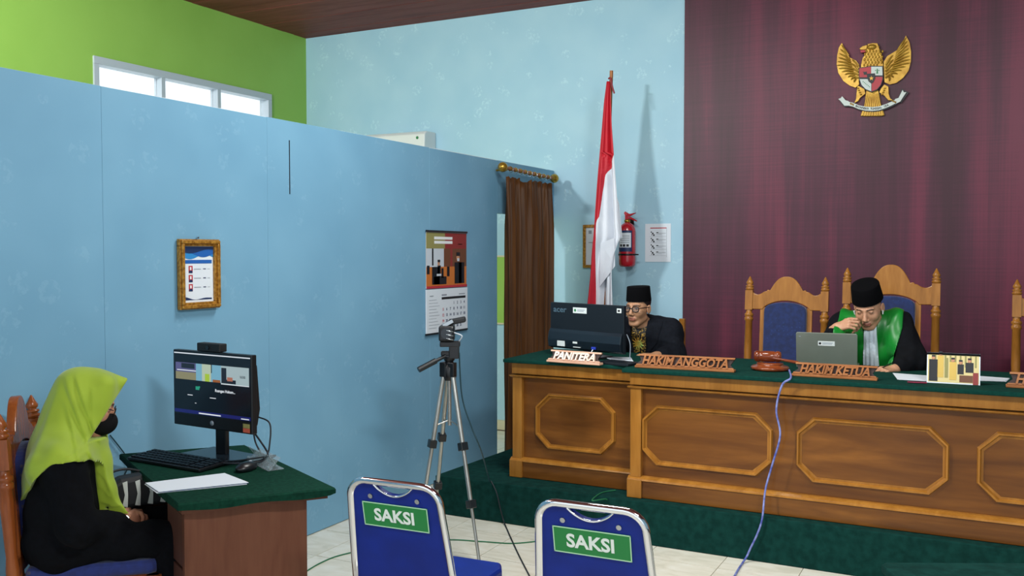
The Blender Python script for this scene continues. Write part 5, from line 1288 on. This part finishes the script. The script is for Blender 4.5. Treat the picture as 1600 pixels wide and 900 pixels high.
for wr_, el_ in ((wrR, elR), (wrL, elL)):
    d = el_-wr_; MB().cyl(wr_+d*.12, wr_+d*.45, .041, .052, 20).build('cuff', 'cuff', jr)
pc_ = peci(jr, Hh, .086, .10, .050, -.012, .90)
for s in (1, -1):
    q = Hh @ np.array((s*.080, .012, -.012, 1)); q2 = Hh @ np.array((s*.078, .016, -.034, 1)); MB().cyl(q[:3], q2[:3], .006, .0035, 10).build('earphone', 'white', jr)
pq = wrL+(J(1376, 577, 5.53)-wrL)*.9
o = MB().cyl((-.01, .03, .0), (.055, -.075, .045), .0035).build('pen', 'black'); o.location = Matrix.Translation(jr.location) @ Matrix.Rotation(PI, 4, 'Z') @ Vector(pq); tag(o, 'dark pen held in the hand of the man in the green and black robe', 'pen')
legs(jr, (0, .03, .53), (0, .44, .50), (0, .42, 0), 'blackcloth')

# ---- the clerk: navy suit over a batik shirt, black cap, spectacles
pr = person((-2.045, 6.05, PZ+.001), PI, 'man in navy suit, batik shirt, spectacles and black cap behind the monitor')
def K(x, y, Y): return to_local(pr, onY(x, y, Y))
hc = K(997, 482, 5.86); nb = K(1004, 506, 5.93); pel = np.array((0, .0, .56)); ch = np.array((0, .06, .80))
shR = K(966, 521, 5.95); shL = K(1046, 519, 5.97)
elL = K(1054, 560, 5.90)+np.array((0, 0, .01)); wrL = K(1026, 556, 5.74); elR = K(950, 560, 5.88); wrR = K(972, 562, 5.68)
Hh = headframe(hc, yaw=-.16, pitch=.06, roll=.0)
hL = handframe(wrL, K(1002, 554, 5.66)-wrL, (0, .1, 1)); hR = handframe(wrR, K(985, 564, 5.62)-wrR, (0, .1, 1))
F = Field((-.36, -.18, .45), (.40, .60, 1.32), .0036)
torso(F, pel, ch, nb-np.array((0, 0, .03)), shR, shL)
F.chain([nb-np.array((0, 0, .03)), tuple(hc+np.array((0, -.03, -.07)))], [.062, .056], k=.03)
add_head(F, Hh, old=True); arm(F, shR, elR, wrR); arm(F, shL, elL, wrL)
add_hand(F, hL, 1, (.35, .6, .4), 1., (.5, .3)); add_hand(F, hR, -1, (.3, .4, .3), 1., (.5, .3))
surface(F, 'body', 'skin', pr, head_colour(Hh, '#b08262', '#1d1a1a', .035))
Fr = Field((-.40, -.24, .44), (.44, .52, 1.16), .0055)
torso(Fr, pel, ch, nb-np.array((0, 0, .05)), shR, shL, .014, .045)
shirt = Fr.copy(); shirt.cap(nb-np.array((0, 0, .03)), nb+np.array((0, -.015, .015)), .066, .064, k=.02)
X, Y, Z = shirt.grid(); shirt.D = np.maximum(shirt.D, (Z-nb[2]-.012+.5*np.maximum(Y-nb[1]-.02, 0)).astype(np.float32))
surface(shirt, 'shirt', 'batik', pr)
for args in ((shR, elR, .072, .060), (elR, wrR+(elR-wrR)*.3, .060, .046), (shL, elL, .074, .062), (elL, wrL+(elL-wrL)*.36, .062, .048), (nb+np.array((-.03, -.03, .0)), shL+np.array((0, 0, .01)), .05, .066), (nb+np.array((.03, -.03, .0)), shR+np.array((0, 0, .01)), .05, .066)): Fr.cap(*args, k=.03)
Fr.D -= .012
Fr.cap(nb+np.array((-.02, -.05, -.0)), nb+np.array((.02, -.05, -.0)), .05, .05, k=.03)
X, Y, Z = Fr.grid(); Fr.D += .004*np.sin(X*55+Z*25)*np.cos(Y*45-Z*14)
zz = Z-nb[2]
opening = np.maximum(np.abs(X-nb[0]-.0)-(.060-.03*np.clip(-zz/.35, 0, 1)), np.maximum(-(Y-nb[1])+.0, -zz-.45))
Fr.D = np.maximum(Fr.D, -opening).astype(np.float32)
b2 = Fr.copy(); surface(Fr, 'jacket', 'suit', pr)
for s in (1, -1):
    reg = np.maximum(np.maximum(s*(X-nb[0])-.105-.05*np.clip(1+zz/.2, 0, 1)+.55*np.clip(-zz-.12, 0, 1), .052-s*(X-nb[0])-.0), np.maximum(-(Y-nb[1])-.0, np.maximum(-zz-.26, zz-.03)))
    shell(b2, reg, .0045, 'lapel', 'suit', pr)
fl_c = np.array((nb[0]+.01, 0, nb[2]-.13))
fw = shirt.copy(); X, Y, Z = fw.grid(); ang = np.arctan2(Z-fl_c[2], X-fl_c[0]); rr2 = np.sqrt((X-fl_c[0])**2+(Z-fl_c[2])**2)
fw.D = np.maximum(fw.D-.0025, np.maximum(rr2-.052*(.72+.28*np.cos(ang*11)), -(Y-nb[1]))).astype(np.float32); surface(fw, 'printed_flower', 'batik_flower', pr, keep=False)
peci(pr, Hh, .081, .097, .050, -.012, .92)
Hm = Matrix([list(q) for q in Hh])
sp = MB()
for s in (-1, 1):
    ring = [(s*.034+.025*math.cos(a)*(1 if abs(math.cos(a)) < .9 else .96), .097-.14*abs(.034+.025*math.cos(a)*s*s)*.15, .006+.018*math.copysign(abs(math.sin(a))**.6, math.sin(a))) for a in [2*PI*q/20 for q in range(20)]]
    sp.tube(ring, .0032, 6, closed=True, X=Hm); sp.tube([(s*.059, .094, .012), (s*.078, .05, .014), (s*.084, -.0, .012)], .003, 6, X=Hm)
sp.tube([(-.010, .099, .010), (0, .101, .012), (.010, .099, .010)], .003, 6, X=Hm)
so = sp.build('spectacles', 'black', pr)
for s in (-1, 1): mb = MB(); mb.prism([(s*.034+.024*math.cos(a), .006+.017*math.copysign(abs(math.sin(a))**.7, math.sin(a))) for a in [2*PI*q/20 for q in range(20)]], .0955, .0962, 'y', X=Hm); mb.build('lens', 'lens', so)
legs(pr, (0, .02, .53), (0, .44, .50), (0, .42, 0), 'suit')

# ---- the seated woman: lime hijab, black mask and black clothes, hands clasped
wr_root = person((WR.x, WR.y, .001), RZW, 'woman in lime green hijab, black mask and black clothes sitting at the desk')
def Q(x, y, off=0.):   # point of her picture profile, off = metres towards the camera from her mid plane
    d = _ray(x, y); o = np.array((WR.x, WR.y, 0))+np.array(RT)*off; n_ = np.array(RT); tt = ((o-_C) @ n_)/(d @ n_); return to_local(wr_root, _C+d*tt)
hc = Q(137, 634); fwd = Q(178, 640)
Hh = headframe(hc+np.array((0, .0, .0)), yaw=.10, pitch=.32, roll=0)
nb = Q(112, 706); pel = Q(98, 842); ch = Q(100, 768)
shR = Q(100, 728, .17); shL = Q(100, 728, -.17)
elR = Q(122, 824, .20); elL = Q(122, 824, -.20); wrR = Q(190, 817, .06); wrL = Q(192, 808, -.06)
hR = handframe(wrR, Q(225, 806, .0)-wrR, (.75, .1, .55)); hL = handframe(wrL, Q(222, 802, -.02)-wrL, (-.6, .1, .7))
F = Field((-.32, -.34, .40), (.34, .48, 1.30), .0038)
torso(F, pel, ch, nb-np.array((0, 0, .03)), shR, shL)
F.chain([nb-np.array((0, 0, .03)), tuple(hc+np.array((0, -.03, -.07)))], [.050, .050], k=.03)
add_head(F, Hh); arm(F, shR, elR, wrR, ends=(.045, .038, .025)); arm(F, shL, elL, wrL, ends=(.045, .038, .025))
add_hand(F, hR, 1 if False else -1, (.55, .8, .5), .95, (.5, .3)); add_hand(F, hL, 1, (.5, .7, .5), .95, (.4, .2))
surface(F, 'body', 'skin', wr_root, head_colour(Hh, '#b98368', '#15110f', .2))
Fr = Field((-.36, -.38, .38), (.38, .62, 1.12), .0055)
torso(Fr, pel, ch, nb-np.array((0, 0, .04)), shR, shL, .020, .05)
for s_, (a, b, c) in ((1, (shR, elR, wrR)), (-1, (shL, elL, wrL))): Fr.cap(a, b, .075, .068, k=.03).cap(b, c+(b-c)*.14, .066, .044, k=.03)
for s_ in (-1, 1): Fr.cap((s_*.095, .04, .555), (s_*.11, .44, .548), .074, .070, k=.04)
X, Y, Z = Fr.grid(); Fr.D += .0045*np.sin(Y*50+Z*30)*np.cos(X*40-Z*16)
cape = Fr.copy()
surface(Fr, 'black_jacket', 'blackcloth', wr_root)
F2 = Field((-.17, .3, .04), (.2, .62, .62), .009)
for s_ in (-1, 1): F2.cap((s_*.11, .42, .53), (s_*.11, .44, .12), .072, .065, k=.05)
surface(F2, 'skirt', 'blackcloth', wr_root, keep=False)
for s_ in (-1, 1): MB().ball((s_*.10, .49, .045), (.04, .12, .04)).build('shoe', 'black', wr_root)
# hijab
Fh = Field((-.32, -.42, .60), (.34, .38, 1.34), .005)
HF = Hh
Fh.ell((0, -.004, .046), (.096, .110, .098), HF, k=.02); Fh.ell((0, .0, -.02), (.092, .110, .110), HF, k=.02)
tip = Q(194, 598); Fh.cap(Q(156, 598, .03), tip, .040, .010, k=.04).cap(Q(156, 598, -.03), tip, .040, .010, k=.04); Fh.ell(Q(118, 598), (.06, .06, .05), k=.04)
for o_ in (1, -1): Fh.cap(Q(165, 600, .06*o_), Q(150, 668, .062*o_), .034, .026, k=.03)
Fh.cap(Q(122, 630), Q(103, 700), .088, .115, k=.07).cap(Q(96, 700, .1), Q(74, 730, .15), .085, .075, k=.08).cap(Q(96, 700, -.1), Q(74, 730, -.15), .085, .075, k=.08)
Fh.cap(Q(112, 650), Q(74, 738), .085, .078, k=.07)
Fh.cap(Q(130, 690), Q(146, 722), .075, .062, k=.06).cap(Q(146, 722), Q(166, 765, .02), .062, .036, k=.03).cap(Q(166, 765, .02), Q(184, 792, .03), .036, .016, k=.02)
sl, X, Y, Z = Fh._sub(Fh.lo, Fh.lo+Fh.n*Fh.h)
# drape over the shoulders: follows the jacket
cx_ = cape; ix = [np.clip(((Fh.ax[i]-cape.lo[i])/cape.h), 0, cape.n[i]-1.001) for i in range(3)]
i0 = [q.astype(int) for q in ix]; fr_ = [(q-q.astype(int)).astype(np.float32) for q in ix]
Dc = 0
for a in (0, 1):
    for b in (0, 1):
        for c in (0, 1):
            wgt = (fr_[0] if a else 1-fr_[0])[:, None, None]*(fr_[1] if b else 1-fr_[1])[None, :, None]*(fr_[2] if c else 1-fr_[2])[None, None, :]
            Dc = Dc+wgt*cape.D[np.ix_(i0[0]+a, i0[1]+b, i0[2]+c)]
zt1 = cape.ax[2][-1]; Dc = np.where(Z > zt1-.01, .08, Dc)
hp_ = [(36, 772), (44, 768), (56, 748), (70, 733), (84, 723), (101, 717), (120, 714), (138, 718), (150, 727), (158, 740), (166, 765)]
hq = [Q(x, y, .17) for x, y in hp_]; hy = np.array([q[1] for q in hq]); hz2 = np.array([q[2] for q in hq])
hem = np.interp(Y.ravel(), hy, hz2)[None, :, None].astype(np.float32)
mid_z = np.interp(Y.ravel(), [Q(36, 775)[1], Q(60, 780)[1], Q(100, 760)[1]], [Q(40, 788)[2], Q(50, 775)[2], Q(100, 745)[2]])[None, :, None]
bw = np.clip(1-np.abs(X)/.13, 0, 1)*np.clip((hy[4]-Y)/.05, 0, 1); hem = hem*(1-bw)+np.minimum(hem, mid_z)*bw
yfr = Q(160, 752)[1]; zlow = Q(187, 799)[2]; fw_ = np.clip((.065-np.abs(X))/.02, 0, 1)*np.clip((Y-yfr+.03)/.02, 0, 1)
hem = hem*(1-fw_)+zlow*fw_
capeD = np.maximum(Dc-.013, np.minimum(hem-Z, .05))
h_ = np.clip(.5+.5*(Fh.D-capeD)/.04, 0, 1); Fh.D = (Fh.D*(1-h_)+capeD*h_-.04*h_*(1-h_)).astype(np.float32)
# broad creases running from the crown and the chin
ax_ = np.abs(X); side_ = np.clip((ax_-.03)/.05, 0, 1)*.8
def crease(p, q, wdt, dep):
    a_, b_ = Q(*p), Q(*q); dy_, dz_ = b_[1]-a_[1], b_[2]-a_[2]; L2 = dy_*dy_+dz_*dz_; tt = np.clip(((Y-a_[1])*dy_+(Z-a_[2])*dz_)/L2, 0, 1)
    dd = ((Y-a_[1]-tt*dy_)*dz_-(Z-a_[2]-tt*dz_)*dy_)/math.sqrt(L2); r2 = np.sqrt((Y-a_[1]-tt*dy_)**2+(Z-a_[2]-tt*dz_)**2)
    Fh.D[...] = Fh.D+(dep*side_*np.exp(-(r2/wdt)**2)*np.maximum(np.sin(tt*PI), 0)**.5*np.tanh(dd/wdt*2.5)).astype(np.float32)
crease((101, 585), (150, 700), .018, .010); crease((118, 580), (160, 690), .014, .009); crease((104, 620), (140, 715), .016, .008); crease((146, 600), (150, 668), .012, .006)
crease((150, 672), (60, 735), .022, .010); crease((148, 685), (72, 728), .016, .008); crease((92, 600), (52, 730), .02, .006); crease((146, 690), (176, 775), .012, .010); crease((152, 700), (182, 790), .010, .008)
Fh.D = np.maximum(Fh.D, np.minimum(hem-Z, .05)).astype(np.float32)
tpt, bpt = Q(197, 597), Q(149, 672); ey, ez = bpt[1]-tpt[1], bpt[2]-tpt[2]; ln = math.hypot(ey, ez)
sd_ = ((Y-tpt[1])*(-ez)+(Z-tpt[2])*ey)/ln          # positive in front of the face edge
low_ = Q(152, 680)[2]
Fh.D = np.maximum(Fh.D, np.minimum(sd_, Z-low_+0*X)).astype(np.float32)
# face opening
Fh.ell((0, .10, -.020), (.064, .10, .088), HF, k=.006, sub=True)
surface(Fh, 'hijab', 'hijab', wr_root)
# mask
Fm = Field((-.12, -.02, .92), (.12, .30, 1.22), .004)
Fm.ell((0, .055, -.052), (.060, .062, .050), HF, k=.02).ell((0, .085, -.040), (.034, .034, .034), HF, k=.03)
Hi = np.linalg.inv(HF); X, Y, Z = Fm.grid(); lz = Hi[2, 0]*X+Hi[2, 1]*Y+Hi[2, 2]*Z+Hi[2, 3]; ly = Hi[1, 0]*X+Hi[1, 1]*Y+Hi[1, 2]*Z+Hi[1, 3]
Fm.D = np.maximum(Fm.D, np.maximum(lz+.006-.25*np.maximum(ly-.09, 0), -ly+.02)).astype(np.float32)
surface(Fm, 'face_mask', 'mask', wr_root)
mb = MB(); Hm = Matrix([list(q) for q in Hh]); mb.tube([(.066, .02, .014), (.060, .075, .014), (.048, .092, .012)], .0018, 6, X=Hm); mb.tube([(.034+.017*math.cos(a), .099, .006+.014*math.sin(a)) for a in [2*PI*q/16 for q in range(16)]], .0016, 6, closed=True, X=Hm); mb.tube([(-.034+.017*math.cos(a), .099, .006+.014*math.sin(a)) for a in [2*PI*q/16 for q in range(16)]], .0016, 6, closed=True, X=Hm); mb.build('spectacles', 'black', wr_root)
d = (hR[:3, :3] @ np.array((0, 1, 0))); bc = wrR+d*.005
bx = hR[:3, :3]; mb = MB(); mb.tube([tuple(bc+bx @ np.array((.031*math.cos(a), 0, .026*math.sin(a)))) for a in [2*PI*q/20 for q in range(20)]], .0045, 6, closed=True); mb.build('wristwatch', 'steel', wr_root)
MB().lathe([(.010, 0), (.013, .002), (.013, .007), (.010, .009)], X=Matrix.Translation(bc) @ Matrix([list(q) for q in frame((0, 0, 0), bx)]) @ Matrix.Translation((0, 0, .026))).build('watch_face', 'steel', wr_root)
